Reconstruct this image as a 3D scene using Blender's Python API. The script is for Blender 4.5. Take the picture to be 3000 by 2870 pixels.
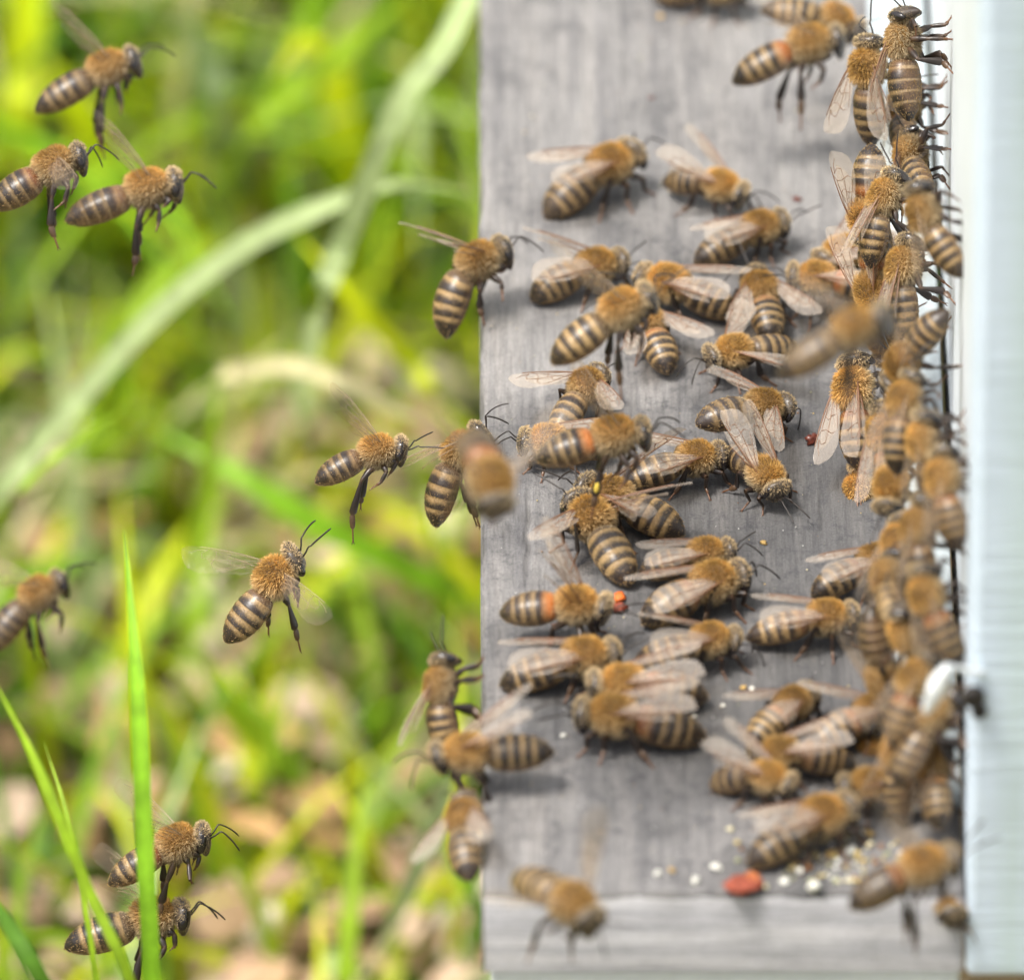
import bpy, math, random
import numpy as np
from mathutils import Matrix, Vector

# ------------------------------------------------------------------ camera, sky, sun, exposure
for o in list(bpy.data.objects):
    bpy.data.objects.remove(o)
SC = bpy.context.scene
COL = SC.collection
MM = 0.001
H = 0.185                      # height of the landing board's top above the ground
PITCH = math.radians(33.5)    # the camera looks down at the board
YAW = 0.00379
DIST = 1.9                    # to the plane in focus
FPX = 47500.0                 # focal length in photo pixels (3000 px = 36 mm)
CX, CY = 1500.0, 1435.0
FWD = Vector((math.sin(YAW)*math.cos(PITCH), math.cos(YAW)*math.cos(PITCH), -math.sin(PITCH)))
RGT = Vector((math.cos(YAW), -math.sin(YAW), 0))
UPV = RGT.cross(FWD).normalized()
FOC = Vector((0, 0, H))
CAMP = FOC - FWD*DIST
cam = bpy.data.cameras.new('camera')
camo = bpy.data.objects.new('camera', cam)
COL.objects.link(camo)
camo.matrix_world = Matrix((
    (RGT.x, UPV.x, -FWD.x, CAMP.x), (RGT.y, UPV.y, -FWD.y, CAMP.y), (RGT.z, UPV.z, -FWD.z, CAMP.z), (0, 0, 0, 1)))
cam.sensor_width = 36.0
cam.lens = FPX/3000.0*36.0
cam.clip_start = 0.05
cam.clip_end = 500.0
cam.dof.use_dof = True
cam.dof.focus_distance = DIST
cam.dof.aperture_fstop = cam.lens/30.0
SC.camera = camo

SUN_EL, SUN_AZ = math.radians(66), math.radians(202)   # azimuth counted from +X towards +Y
sdir = Vector((math.cos(SUN_EL)*math.cos(SUN_AZ), math.cos(SUN_EL)*math.sin(SUN_AZ), math.sin(SUN_EL)))
world = bpy.data.worlds.new('World')
SC.world = world
world.use_nodes = True
wn = world.node_tree
sky = wn.nodes.new('ShaderNodeTexSky')
sky.sky_type = 'NISHITA'
sky.sun_disc = False
sky.sun_elevation = SUN_EL
sky.sun_rotation = math.pi/2 - SUN_AZ
sky.air_density = 1.0
sky.dust_density = 6.0
sky.ozone_density = 0.5
haze = wn.nodes.new('ShaderNodeHueSaturation')     # thin high cloud: the blue of the sky is washed out evenly
haze.inputs['Saturation'].default_value = 0.35
wn.links.new(sky.outputs[0], haze.inputs['Color'])
wn.links.new(haze.outputs[0], wn.nodes['Background'].inputs[0])
wn.nodes['Background'].inputs[1].default_value = 0.125
sl = bpy.data.lights.new('sun', 'SUN')
sl.energy = 2.0
sl.angle = math.radians(13)
sl.color = (1.0, 0.95, 0.88)
so = bpy.data.objects.new('sun', sl)
COL.objects.link(so)
so.rotation_euler = sdir.to_track_quat('Z', 'Y').to_euler()
so.location = (0, 0, 3)
SC.view_settings.view_transform = 'Standard'
SC.view_settings.look = 'None'
SC.view_settings.exposure = 1.0
SC.view_settings.gamma = 1.0
SC.view_settings.use_curve_mapping = False
SC.render.engine = 'CYCLES'
SC.cycles.transparent_max_bounces = 24
SC.cycles.use_denoising = True
SC.cycles.max_bounces = 7
SC.cycles.diffuse_bounces = 3
SC.cycles.glossy_bounces = 2
SC.cycles.transmission_bounces = 3

# ------------------------------------------------------------------ helpers
def ray(u, v):
    return FWD + RGT*((u-CX)/FPX) - UPV*((v-CY)/FPX)
def at_depth(u, v, d):
    """point seen at photo pixel (u, v), d mm beyond the plane in focus"""
    return CAMP + ray(u, v)*(DIST + d*MM)
def at_z(u, v, z):
    r = ray(u, v)
    return CAMP + r*((z-CAMP.z)/r.z)
def at_y(u, v, y):
    r = ray(u, v)
    return CAMP + r*((y-CAMP.y)/r.y)

def mesh_np(name, V, F, col=None, mats=(), smooth=True, fmat=None):
    V = np.asarray(V, np.float32); F = np.asarray(F, np.int32)
    me = bpy.data.meshes.new(name)
    n, k = F.shape
    me.vertices.add(len(V)); me.vertices.foreach_set('co', V.ravel())
    me.loops.add(n*k); me.loops.foreach_set('vertex_index', F.ravel())
    me.polygons.add(n)
    me.polygons.foreach_set('loop_start', np.arange(0, n*k, k, dtype=np.int32))
    me.polygons.foreach_set('loop_total', np.full(n, k, np.int32))
    if smooth:
        me.polygons.foreach_set('use_smooth', np.ones(n, bool))
    if fmat is not None:
        me.polygons.foreach_set('material_index', np.asarray(fmat, np.int32))
    for m in mats:
        me.materials.append(m)
    if col is not None:
        c = np.ones((len(V), 4), np.float32); c[:, :3] = col
        a = me.color_attributes.new('Col', 'FLOAT_COLOR', 'POINT')
        a.data.foreach_set('color', c.ravel())
    me.update(calc_edges=True)
    me.validate()
    return me
def link(name, me, parent=None, mat=None):
    o = bpy.data.objects.new(name, me)
    COL.objects.link(o)
    if parent is not None:
        o.parent = parent
    if mat is not None:
        o.matrix_local = mat
    return o
def tag(o, label, cat, group=None, kind=None):
    if label: o['label'] = label
    if cat: o['category'] = cat
    if group: o['group'] = group
    if kind: o['kind'] = kind
    return o
def grid_faces(nr, ns, wrap=True, off=0):
    """quads between nr rings of ns points"""
    i = np.arange(nr-1)[:, None]*ns
    j = np.arange(ns if wrap else ns-1)[None, :]
    j2 = (j+1) % ns
    return np.stack([i+j, i+j2, i+ns+j2, i+ns+j], -1).reshape(-1, 4) + off
def box_mesh(name, x0, x1, y0, y1, z0, z1, mats, bev=0.0006):
    import bmesh
    bm = bmesh.new()
    vs = [bm.verts.new((x, y, z)) for x in (x0, x1) for y in (y0, y1) for z in (z0, z1)]
    for f in ((0, 1, 3, 2), (4, 6, 7, 5), (0, 4, 5, 1), (2, 3, 7, 6), (0, 2, 6, 4), (1, 5, 7, 3)):
        bm.faces.new([vs[i] for i in f])
    if bev:
        bmesh.ops.bevel(bm, geom=list(bm.edges), offset=bev, segments=2, affect='EDGES', profile=0.5)
    bmesh.ops.recalc_face_normals(bm, faces=list(bm.faces))
    me = bpy.data.meshes.new(name)
    bm.to_mesh(me); bm.free()
    for m in mats: me.materials.append(m)
    return me

# ------------------------------------------------------------------ materials
def new_mat(name):
    m = bpy.data.materials.new(name)
    m.use_nodes = True
    nt = m.node_tree
    return m, nt, nt.nodes['Principled BSDF'], nt.nodes['Material Output']
def N(nt, t, **kw):
    n = nt.nodes.new(t)
    for k, v in kw.items():
        if k in n.inputs: n.inputs[k].default_value = v
        else: setattr(n, k, v)
    return n
def ramp(nt, stops, fac=None):
    r = nt.nodes.new('ShaderNodeValToRGB')
    e = r.color_ramp.elements
    while len(e) < len(stops): e.new(0.5)
    for el, (p, c) in zip(e, stops):
        el.position = p
        el.color = (*c, 1) if len(c) == 3 else c
    if fac is not None: nt.links.new(fac, r.inputs[0])
    return r
def coords(nt, scale, kind='Object'):
    tc = nt.nodes.new('ShaderNodeTexCoord')
    mp = nt.nodes.new('ShaderNodeMapping')
    mp.inputs['Scale'].default_value = scale
    nt.links.new(tc.outputs[kind], mp.inputs[0])
    return mp.outputs[0]
def noise(nt, vec, scale, detail=4, rough=0.55, dist=0.0):
    n = nt.nodes.new('ShaderNodeTexNoise')
    n.inputs['Scale'].default_value = scale
    n.inputs['Detail'].default_value = detail
    n.inputs['Roughness'].default_value = rough
    n.inputs['Distortion'].default_value = dist
    nt.links.new(vec, n.inputs['Vector'])
    return n.outputs['Fac']
def mix(nt, a, b, fac, mode='MIX'):
    m = nt.nodes.new('ShaderNodeMix')
    m.data_type = 'RGBA'; m.blend_type = mode
    for s, val in (('A', a), ('B', b)):
        sock = [i for i in m.inputs if i.name == s and i.type == 'RGBA'][0]
        if isinstance(val, tuple): sock.default_value = (*val, 1)
        else: nt.links.new(val, sock)
    f = [i for i in m.inputs if i.name == 'Factor' and i.type == 'VALUE'][0]
    if isinstance(fac, float): f.default_value = fac
    else: nt.links.new(fac, f)
    return [o for o in m.outputs if o.type == 'RGBA'][0]
def bump(nt, bsdf, h, strength, dist):
    b = nt.nodes.new('ShaderNodeBump')
    b.inputs['Strength'].default_value = strength
    b.inputs['Distance'].default_value = dist
    nt.links.new(h, b.inputs['Height'])
    nt.links.new(b.outputs[0], bsdf.inputs['Normal'])

def wood_material(name, along, lift=1.0):
    m, nt, b, out = new_mat(name)
    k = 1000.0
    long_ = (k, k*0.05, k) if along == 'y' else (k*0.05, k, k)
    med_ = (k, k*0.05, k) if along == 'y' else (k*0.05, k, k)
    fib = noise(nt, coords(nt, long_), 2.9, 8, 0.8)
    streak = noise(nt, coords(nt, med_), 0.42, 5, 0.65, 0.25)
    iso = coords(nt, (k, k, k))
    patch = noise(nt, coords(nt, (k, k*0.7, k)), 0.045, 4, 0.6, 0.8)
    grit = noise(nt, iso, 3.2, 3, 0.7)
    spots = noise(nt, iso, 0.55, 5, 0.7)
    c1 = ramp(nt, [(0.28, tuple(lift*q for q in (0.108, 0.105, 0.103))), (0.48, tuple(lift*q for q in (0.25, 0.244, 0.24))), (0.75, tuple(lift*q for q in (0.35, 0.342, 0.335)))], fib).outputs[0]
    c2 = ramp(nt, [(0.25, (0.50, 0.50, 0.53)), (0.5, (0.95, 0.94, 0.93)), (0.75, (1.3, 1.25, 1.2))], streak).outputs[0]
    c = mix(nt, c1, c2, 0.85, 'MULTIPLY')
    dirt = ramp(nt, [(0.38, (1.1, 1.1, 1.1)), (0.52, (0.92, 0.92, 0.92)), (0.68, (0.66, 0.67, 0.68))], patch).outputs[0]
    c = mix(nt, c, dirt, 0.8 if along == 'y' else 0.25, 'MULTIPLY')
    # black mould flecks, gathered where the patches are
    fm = ramp(nt, [(0.50, (0, 0, 0)), (0.66, (1, 1, 1))], spots).outputs[0]
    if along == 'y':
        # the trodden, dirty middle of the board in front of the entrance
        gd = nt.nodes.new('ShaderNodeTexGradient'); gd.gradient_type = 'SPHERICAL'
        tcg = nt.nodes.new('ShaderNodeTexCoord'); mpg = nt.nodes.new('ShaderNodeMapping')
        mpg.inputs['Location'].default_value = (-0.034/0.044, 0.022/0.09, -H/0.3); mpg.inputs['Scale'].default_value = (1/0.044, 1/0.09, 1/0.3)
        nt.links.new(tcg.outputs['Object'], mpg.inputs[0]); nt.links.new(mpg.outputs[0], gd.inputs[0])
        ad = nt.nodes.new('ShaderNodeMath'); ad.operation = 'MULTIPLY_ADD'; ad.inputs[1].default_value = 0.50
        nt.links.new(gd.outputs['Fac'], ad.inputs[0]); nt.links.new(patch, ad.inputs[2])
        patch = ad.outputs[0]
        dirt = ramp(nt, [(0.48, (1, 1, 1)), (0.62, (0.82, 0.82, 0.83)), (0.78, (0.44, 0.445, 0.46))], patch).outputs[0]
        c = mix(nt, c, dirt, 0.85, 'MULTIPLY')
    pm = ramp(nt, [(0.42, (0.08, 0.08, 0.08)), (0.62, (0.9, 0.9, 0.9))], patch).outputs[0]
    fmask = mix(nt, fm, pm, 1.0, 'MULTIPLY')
    gm = ramp(nt, [(0.40, (1, 1, 1)), (0.62, (0.2, 0.2, 0.2))], grit).outputs[0]
    fmask = mix(nt, fmask, gm, 0.7, 'MULTIPLY')
    if along == 'x': fmask = mix(nt, fmask, (0.15, 0.15, 0.15), 1.0, 'MULTIPLY')
    c = mix(nt, c, (0.055, 0.055, 0.06), fmask)
    g2 = ramp(nt, [(0.3, (0.62, 0.62, 0.63)), (0.5, (1, 1, 1)), (0.68, (1.35, 1.33, 1.3))], grit).outputs[0]
    c = mix(nt, c, g2, 0.55, 'MULTIPLY')
    if along == 'x': c = mix(nt, c, (0.93, 0.955, 1.02), 1.0, 'MULTIPLY')
    nt.links.new(c, b.inputs['Base Color'])
    b.inputs['Roughness'].default_value = 0.72
    b.inputs['Specular IOR Level'].default_value = 0.35
    mb = nt.nodes.new('ShaderNodeMath'); mb.operation = 'ADD'
    nt.links.new(fib, mb.inputs[0]); nt.links.new(grit, mb.inputs[1])
    bump(nt, b, mb.outputs[0], 0.7, 0.00022)
    return m
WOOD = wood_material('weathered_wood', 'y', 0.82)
WOOD_END = wood_material('weathered_wood_end', 'x', 2.3)

def paint_material(name, base, along, stain):
    m, nt, b, out = new_mat(name)
    k = 1000.0
    sc = {'y': (k, k*0.06, k), 'x': (k*0.06, k, k)}[along]
    br = noise(nt, coords(nt, sc), 0.9, 4, 0.6, 0.3)
    pa = noise(nt, coords(nt, (k, k, k)), 0.05, 3, 0.6)
    c = ramp(nt, [(0.25, tuple(x*0.90 for x in base)), (0.6, base), (0.8, tuple(min(0.9, x*1.05) for x in base))], br).outputs[0]
    if stain:
        # a vertical run of green algae down the panel
        tc = nt.nodes.new('ShaderNodeTexCoord'); sp = nt.nodes.new('ShaderNodeSeparateXYZ')
        nt.links.new(tc.outputs['Object'], sp.inputs[0])
        ma = nt.nodes.new('ShaderNodeMath'); ma.operation = 'SUBTRACT'; ma.inputs[1].default_value = stain
        nt.links.new(sp.outputs[0], ma.inputs[0])
        mb = nt.nodes.new('ShaderNodeMath'); mb.operation = 'ABSOLUTE'; nt.links.new(ma.outputs[0], mb.inputs[0])
        wob = noise(nt, coords(nt, (k, k, k*0.25)), 0.35, 4, 0.7)
        mc = nt.nodes.new('ShaderNodeMath'); mc.operation = 'MULTIPLY_ADD'
        nt.links.new(wob, mc.inputs[0]); mc.inputs[1].default_value = 0.0022; nt.links.new(mb.outputs[0], mc.inputs[2])
        f = ramp(nt, [(0.0, (0.34, 0.34, 0.34)), (0.0012, (0.24, 0.24, 0.24)), (0.0021, (0, 0, 0))], mc.outputs[0]).outputs[0]
        c = mix(nt, c, (0.36, 0.52, 0.30), f)
    dirt = ramp(nt, [(0.5, (1, 1, 1)), (0.75, (0.86, 0.88, 0.86))], pa).outputs[0]
    c = mix(nt, c, dirt, 1.0, 'MULTIPLY')
    nt.links.new(c, b.inputs['Base Color'])
    b.inputs['Roughness'].default_value = 0.45
    bump(nt, b, br, 0.45, 0.0006)
    return m

def plain(name, col, rough=0.5, metal=0.0, spec=0.5, nscale=None, namt=0.25):
    m, nt, b, out = new_mat(name)
    b.inputs['Roughness'].default_value = rough
    b.inputs['Metallic'].default_value = metal
    b.inputs['Specular IOR Level'].default_value = spec
    if nscale:
        n = noise(nt, coords(nt, (1, 1, 1)), nscale, 3)
        c = ramp(nt, [(0.3, tuple(x*(1-namt) for x in col)), (0.7, tuple(min(1, x*(1+namt)) for x in col))], n).outputs[0]
        nt.links.new(c, b.inputs['Base Color'])
        bump(nt, b, n, 0.4, 0.2/nscale)
    else:
        b.inputs['Base Color'].default_value = (*col, 1)
    return m
def vcol_mat(name, rough, spec, nscale=0, coat=0.0):
    m, nt, b, out = new_mat(name)
    a = nt.nodes.new('ShaderNodeVertexColor'); a.layer_name = 'Col'
    c = a.outputs[0]
    if nscale:
        n = noise(nt, coords(nt, (1, 1, 1)), nscale, 3)
        r = ramp(nt, [(0.3, (0.7, 0.7, 0.7)), (0.7, (1.25, 1.25, 1.25))], n).outputs[0]
        c = mix(nt, c, r, 1.0, 'MULTIPLY')
        bump(nt, b, n, 0.25, 0.00008)
    nt.links.new(c, b.inputs['Base Color'])
    b.inputs['Roughness'].default_value = rough
    b.inputs['Specular IOR Level'].default_value = spec
    return m
CUTICLE = vcol_mat('bee_cuticle', 0.36, 0.5, 4000)
THORAX = vcol_mat('bee_thorax_cuticle', 0.85, 0.1, 4000)
LEGMAT = vcol_mat('bee_leg', 0.34, 0.5, 5000)
EYE = plain('bee_eye', (0.012, 0.009, 0.009), 0.16, 0, 0.6)
ANT = plain('bee_antenna', (0.022, 0.016, 0.013), 0.4)

def trans_mat(name, w, nscale=0, spec=0.0):
    """diffuse + translucent, coloured by the mesh"""
    m, nt, b, out = new_mat(name)
    a = nt.nodes.new('ShaderNodeVertexColor'); a.layer_name = 'Col'
    c = a.outputs[0]
    if nscale:
        n = noise(nt, coords(nt, (1, 1, 1)), nscale, 3)
        r = ramp(nt, [(0.3, (0.75, 0.75, 0.75)), (0.7, (1.2, 1.2, 1.2))], n).outputs[0]
        c = mix(nt, c, r, 1.0, 'MULTIPLY')
    nt.links.new(c, b.inputs['Base Color'])
    b.inputs['Roughness'].default_value = 0.5
    b.inputs['Specular IOR Level'].default_value = spec
    t = nt.nodes.new('ShaderNodeBsdfTranslucent')
    nt.links.new(c, t.inputs[0])
    ms = nt.nodes.new('ShaderNodeMixShader'); ms.inputs[0].default_value = w
    nt.links.new(b.outputs[0], ms.inputs[1]); nt.links.new(t.outputs[0], ms.inputs[2])
    nt.links.new(ms.outputs[0], out.inputs[0])
    return m
FUR = trans_mat('bee_fur', 0.35, 0, 0.25)
GRASS = trans_mat('grass_blade', 0.45, 300, 0.35)
LITTER = trans_mat('leaf_litter', 0.15, 250, 0.2)

def wing_mat(name, op):
    m, nt, b, out = new_mat(name)
    b.inputs['Base Color'].default_value = (0.58, 0.51, 0.44, 1)
    b.inputs['Roughness'].default_value = 0.24
    b.inputs['Specular IOR Level'].default_value = 0.75
    n = noise(nt, coords(nt, (1, 1, 1)), 900, 3)
    bump(nt, b, n, 0.5, 0.0003)
    t = nt.nodes.new('ShaderNodeBsdfTransparent'); t.inputs[0].default_value = (0.95, 0.90, 0.83, 1)
    ms = nt.nodes.new('ShaderNodeMixShader'); ms.inputs[0].default_value = op
    nt.links.new(t.outputs[0], ms.inputs[1]); nt.links.new(b.outputs[0], ms.inputs[2])
    nt.links.new(ms.outputs[0], out.inputs[0])
    return m
WING = wing_mat('wing_membrane', 0.27)
WING_CLEAR = wing_mat('clear_wing_membrane', 0.055)
VEIN = plain('wing_vein', (0.16, 0.075, 0.035), 0.4)
VEIN_CLEAR = plain('pale_wing_vein', (0.36, 0.27, 0.18), 0.4)
def see_through(m, op):
    nt = m.node_tree; b = nt.nodes['Principled BSDF']
    b.inputs['Alpha'].default_value = op
see_through(VEIN_CLEAR, 0.3)

# ------------------------------------------------------------------ ground
def ground_mat():
    m, nt, b, out = new_mat('soil')
    v = coords(nt, (1, 1, 1))
    n1 = noise(nt, v, 9, 6, 0.65)
    n2 = noise(nt, v, 120, 5, 0.7)
    c = ramp(nt, [(0.3, (0.10, 0.07, 0.04)), (0.5, (0.20, 0.15, 0.08)), (0.62, (0.16, 0.19, 0.05)), (0.8, (0.30, 0.22, 0.13))], n1).outputs[0]
    c2 = ramp(nt, [(0.3, (0.5, 0.5, 0.5)), (0.7, (1.3, 1.25, 1.2))], n2).outputs[0]
    nt.links.new(mix(nt, c, c2, 1.0, 'MULTIPLY'), b.inputs['Base Color'])
    b.inputs['Roughness'].default_value = 0.95
    bump(nt, b, n2, 1.0, 0.004)
    return m
rng = np.random.default_rng(7)
gx = np.concatenate([np.linspace(-150, -3, 8), np.linspace(-2.5, 2.5, 90), np.linspace(3, 150, 8)])
GX, GY = np.meshgrid(gx, gx)
r2 = GX**2 + GY**2
GZ = (0.006*np.sin(GX*9.1+1)*np.cos(GY*7.7) + 0.004*np.sin(GX*31+GY*23))*(r2 < 6)
ground = link('ground', mesh_np('ground', np.stack([GX, GY, GZ], -1).reshape(-1, 3), grid_faces(len(gx), len(gx), False), mats=[ground_mat()]))
tag(ground, 'brown soil under the grass and dry leaves', None, kind='structure')

# ------------------------------------------------------------------ beehive
XL = at_z(1414, 1435, H).x            # outer edge of the landing board
XW = at_z(2792, 1435, H).x            # foot of the hive's front wall
YN = at_z(1500, 2612, H).y            # near end
YF = YN + 0.36
ZB = at_y(1500, 2846, YN).z           # underside of the landing board
PAINT_F = paint_material('pale_blue_paint_front', (0.72, 0.77, 0.80), 'y', 0)
PAINT_D = paint_material('worn_grey_blue_paint', (0.40, 0.45, 0.47), 'y', 0)
PAINT_S = paint_material('pale_blue_paint_side', (0.655, 0.765, 0.885), 'x', XW + 0.0046)
hive = bpy.data.objects.new('beehive', None)
COL.objects.link(hive)
hive.location = (XW, YN, 0)
tag(hive, 'pale blue painted wooden beehive with weathered grey landing board', 'beehive')
HM = Matrix.Translation((-XW, -YN, 0))
def hpart(name, me, parent=None):
    if parent is None:
        o = link(name, me, hive); o.matrix_local = HM
    else:
        o = link(name, me, parent)
    return o

def landing_board():
    xs = np.concatenate([[XL, XL+0.00025, XL+0.0007], np.linspace(XL+0.0012, XW-0.0009, 150)])
    ys = np.concatenate([[YN, YN+0.0003, YN+0.0008], np.linspace(YN+0.0014, YF, 430)])
    X, Y = np.meshgrid(xs, ys)
    r = np.random.default_rng(3)
    Z = np.full_like(X, H)
    # raised and sunken grain lines that wander along the board
    for i in range(150):
        a = r.uniform(0.2, 1.0)*0.00005; x0 = r.uniform(XL, XW); w = r.uniform(0.00025, 0.0009)
        ph = r.uniform(0, 6.3); f = r.uniform(8, 26); am = r.uniform(0.0002, 0.0012)
        Z += np.where(r.random() < 0.6, -1, 1)*a*np.exp(-((X-x0-am*np.sin(Y*f+ph))/w)**2)
    # drying cracks
    for (u0, v0, u1, v1, w, dp) in ((1552, 1420, 1546, 1700, 0.00022, 0.0007), (2412, 1440, 2408, 1560, 0.00020, 0.0006), (1497, 1130, 1500, 1250, 0.0002, 0.0004),
                                    (1780, 560, 1776, 700, 0.0002, 0.0004), (2060, 1500, 2056, 1640, 0.00018, 0.0004), (1640, 2020, 1636, 2180, 0.0002, 0.0004)):
        a, b_ = at_z(u0, v0, H), at_z(u1, v1, H)
        t = np.clip((Y-b_.y)/(a.y-b_.y), 0, 1)
        xc = b_.x+(a.x-b_.x)*t + 0.00012*np.sin(Y*900)
        inside = ((Y > b_.y) & (Y < a.y))*np.sin(np.pi*t)**0.4
        Z -= dp*inside*np.exp(-((X-xc)/w)**2)
    edge = np.zeros_like(X)
    edge[:, 0] = 0.0006; edge[:, 1] = 0.00022
    e2 = np.zeros_like(X); e2[0, :] = 0.0007; e2[1, :] = 0.00025
    Z -= np.maximum(edge, e2)*(0.8+0.5*np.sin(Y*370)*np.sin(Y*911+1)+0.25*np.sin(X*800))
    X = X.copy(); X[:, 0] += 0.00012*np.sin(Y[:, 0]*410)+r.normal(0, 0.00011, len(ys)); X[:, 1] += r.normal(0, 0.00005, len(ys)); Z[:, 0] += r.normal(0, 0.00014, len(ys))
    V = np.stack([X, Y, Z], -1).reshape(-1, 3)
    ny, nx = X.shape
    F = grid_faces(ny, nx, False)
    idx = np.arange(ny*nx).reshape(ny, nx)
    loop = np.concatenate([idx[:, 0], idx[-1, 1:], idx[::-1, -1][1:], idx[0, ::-1][1:-1]])
    low = V[loop].copy(); low[:, 2] = ZB
    n0 = len(V)
    V = np.concatenate([V, low])
    k = len(loop); a = np.arange(k); b_ = (a+1) % k
    side = np.stack([loop[a], loop[b_], n0+b_, n0+a], -1)
    fm = np.zeros(len(F)+k+1, np.int32)
    near = (V[loop[a], 1] < YN+1e-5) & (V[loop[b_], 1] < YN+1e-5)
    fm[len(F):len(F)+k][near] = 1
    c4 = np.array([[n0+int(np.where(loop == q)[0][0]) for q in (idx[0, 0], idx[-1, 0], idx[-1, -1], idx[0, -1])]])
    F = np.concatenate([F, side, c4])
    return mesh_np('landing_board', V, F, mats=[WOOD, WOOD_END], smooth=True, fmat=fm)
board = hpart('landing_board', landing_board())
board['label'] = 'weathered grey wooden landing board with fine cracks'
# painted lath under the board, painted strip along the foot of the wall, front wall over the entrance slot
hpart('under_lath', box_mesh('under_lath', XL+0.0008, XW-0.0012, YN+0.0008, YF, ZB-0.02, ZB-0.0002, [PAINT_F]))
XS = at_z(2600, 1435, H).x
hpart('entrance_strip', box_mesh('entrance_strip', XS, XW-0.0008, YN+0.016, YF, H-0.0002, H+0.0018, [PAINT_D], 0.0003))
DX = XW + 0.38
YB = YF + 0.06
hpart('front_wall', box_mesh('front_wall', XW-0.0003, XW+0.02, YN+0.0192, YB-0.02, H+0.0506, H+0.26, [PAINT_F]))
hpart('lower_rail', box_mesh('lower_rail', XW, XW+0.02, YN+0.0192, YB-0.02, ZB-0.0002, H+0.05, [PAINT_F]))
hpart('side_wall', box_mesh('side_wall', XW-0.0006, DX, YN-0.001, YN+0.019, ZB-0.0002, H+0.26, [PAINT_S], 0.0009))
hpart('side_wall', box_mesh('side_wall', XW+0.0002, DX, YB-0.0195, YB, ZB-0.0002, H+0.26, [PAINT_S]))
hpart('back_wall', box_mesh('back_wall', DX-0.02, DX-0.0005, YN+0.0195, YB-0.02, ZB, H+0.26, [PAINT_F]))
hpart('floor_panel', box_mesh('floor_panel', XW+0.0205, DX-0.021, YN+0.0195, YB-0.02, H-0.012, H-0.0006, [PAINT_F]))
hpart('lid', box_mesh('lid', XW-0.003, DX+0.015, YN-0.004, YB+0.015, H+0.2605, H+0.30, [PAINT_S], 0.002))
for x in (XW+0.03, DX-0.07):
    for y in (YN+0.02, YB-0.06):
        hpart('stand_leg', box_mesh('stand_leg', x, x+0.04, y, y+0.04, -0.02, ZB-0.0204 if x < XW+0.04 else ZB-0.0004, [WOOD]))
hpart('stand_rail', box_mesh('stand_rail', XW+0.025, DX-0.02, YN+0.02, YN+0.06, ZB-0.02, ZB-0.0005, [WOOD]))
hpart('stand_rail', box_mesh('stand_rail', XW+0.025, DX-0.02, YB-0.06, YB-0.02, ZB-0.02, ZB-0.0005, [WOOD]))
# white tab at the corner with its dark screw
WHITE = plain('white_enamel', (0.78, 0.81, 0.82), 0.4, 0, 0.5, 900, 0.1)
DARK = plain('dark_screw', (0.03, 0.025, 0.022), 0.5, 0.3)
def tongue(pts, widths, nrm, thick, name, mats):
    P = [Vector(p) for p in pts]
    V = []; n = len(P)
    for i, p in enumerate(P):
        t = (P[min(i+1, n-1)] - P[max(i-1, 0)]).normalized()
        s = t.cross(nrm).normalized()
        for a, b_ in ((-1, -1), (0, -1.5), (1, -1), (1, 1), (0, 1.5), (-1, 1)):
            V.append(p + s*(a*widths[i]) + nrm*(b_*thick*0.5))
    F = grid_faces(n, 6, True)
    return mesh_np(name, [tuple(v) for v in V], F, mats=mats)
pc = at_y(2822, 2030, YN-0.001)

def tab_mesh():
    r = np.random.default_rng(77); na, nb = 11, 12; V = []
    off = r.uniform(0.72, 1.2, (na, nb))
    for i in range(na):
        th = math.pi*(i+0.05)/(na-1+0.1)
        for j in range(nb):
            ph = 2*math.pi*j/nb; q = off[i, j]
            z = math.cos(th)*3.4; w = math.sin(th)*(1.15+0.35*math.cos(th))
            V.append((w*q*math.cos(ph)*MM+z*0.34*MM, w*q*0.6*math.sin(ph)*MM, z*MM))
    c = at_y(2742, 2022, YN-0.0055)
    V = np.array(V)+np.array(c)
    return mesh_np('corner_tab', V, grid_faces(na, nb, True)[:, ::-1], mats=[WHITE])
hook = hpart('corner_tab', tab_mesh())
hpart('tab_arm', tongue([at_y(2764, 1950, YN-0.0050), at_y(2830, 1962, YN-0.0018), at_y(2880, 1966, YN-0.0014)], [0.0004, 0.0003, 0.0002], Vector((0, -0.8, 0.6)).normalized(), 0.0006, 'tab_arm', [WHITE]))
hook['label'] = 'small bright white metal tab at the hive corner'
def lathe(name, prof, nrm, cen, mats, ns=14):
    n = Vector(nrm).normalized(); s = n.orthogonal().normalized(); t = n.cross(s)
    V = [tuple(cen + n*z + (s*math.cos(2*math.pi*k/ns)+t*math.sin(2*math.pi*k/ns))*r) for (z, r) in prof for k in range(ns)]
    return mesh_np(name, V, grid_faces(len(prof), ns, True), mats=mats)
hpart('screw', lathe('screw', [(0, 0.0013), (0.0008, 0.0013), (0.0012, 0.001), (0.0012, 0.0004), (0.0006, 0.0003), (0.0006, 0.00001)], (0, -1, 0), at_y(2852, 2035, YN-0.001), [DARK]))
hpart('screw', lathe('screw', [(0, 0.0009), (0.0006, 0.0009), (0.0009, 0.0006), (0.0009, 0.00001)], (0, -1, 0), at_y(2868, 2078, YN-0.001), [DARK]))

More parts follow.
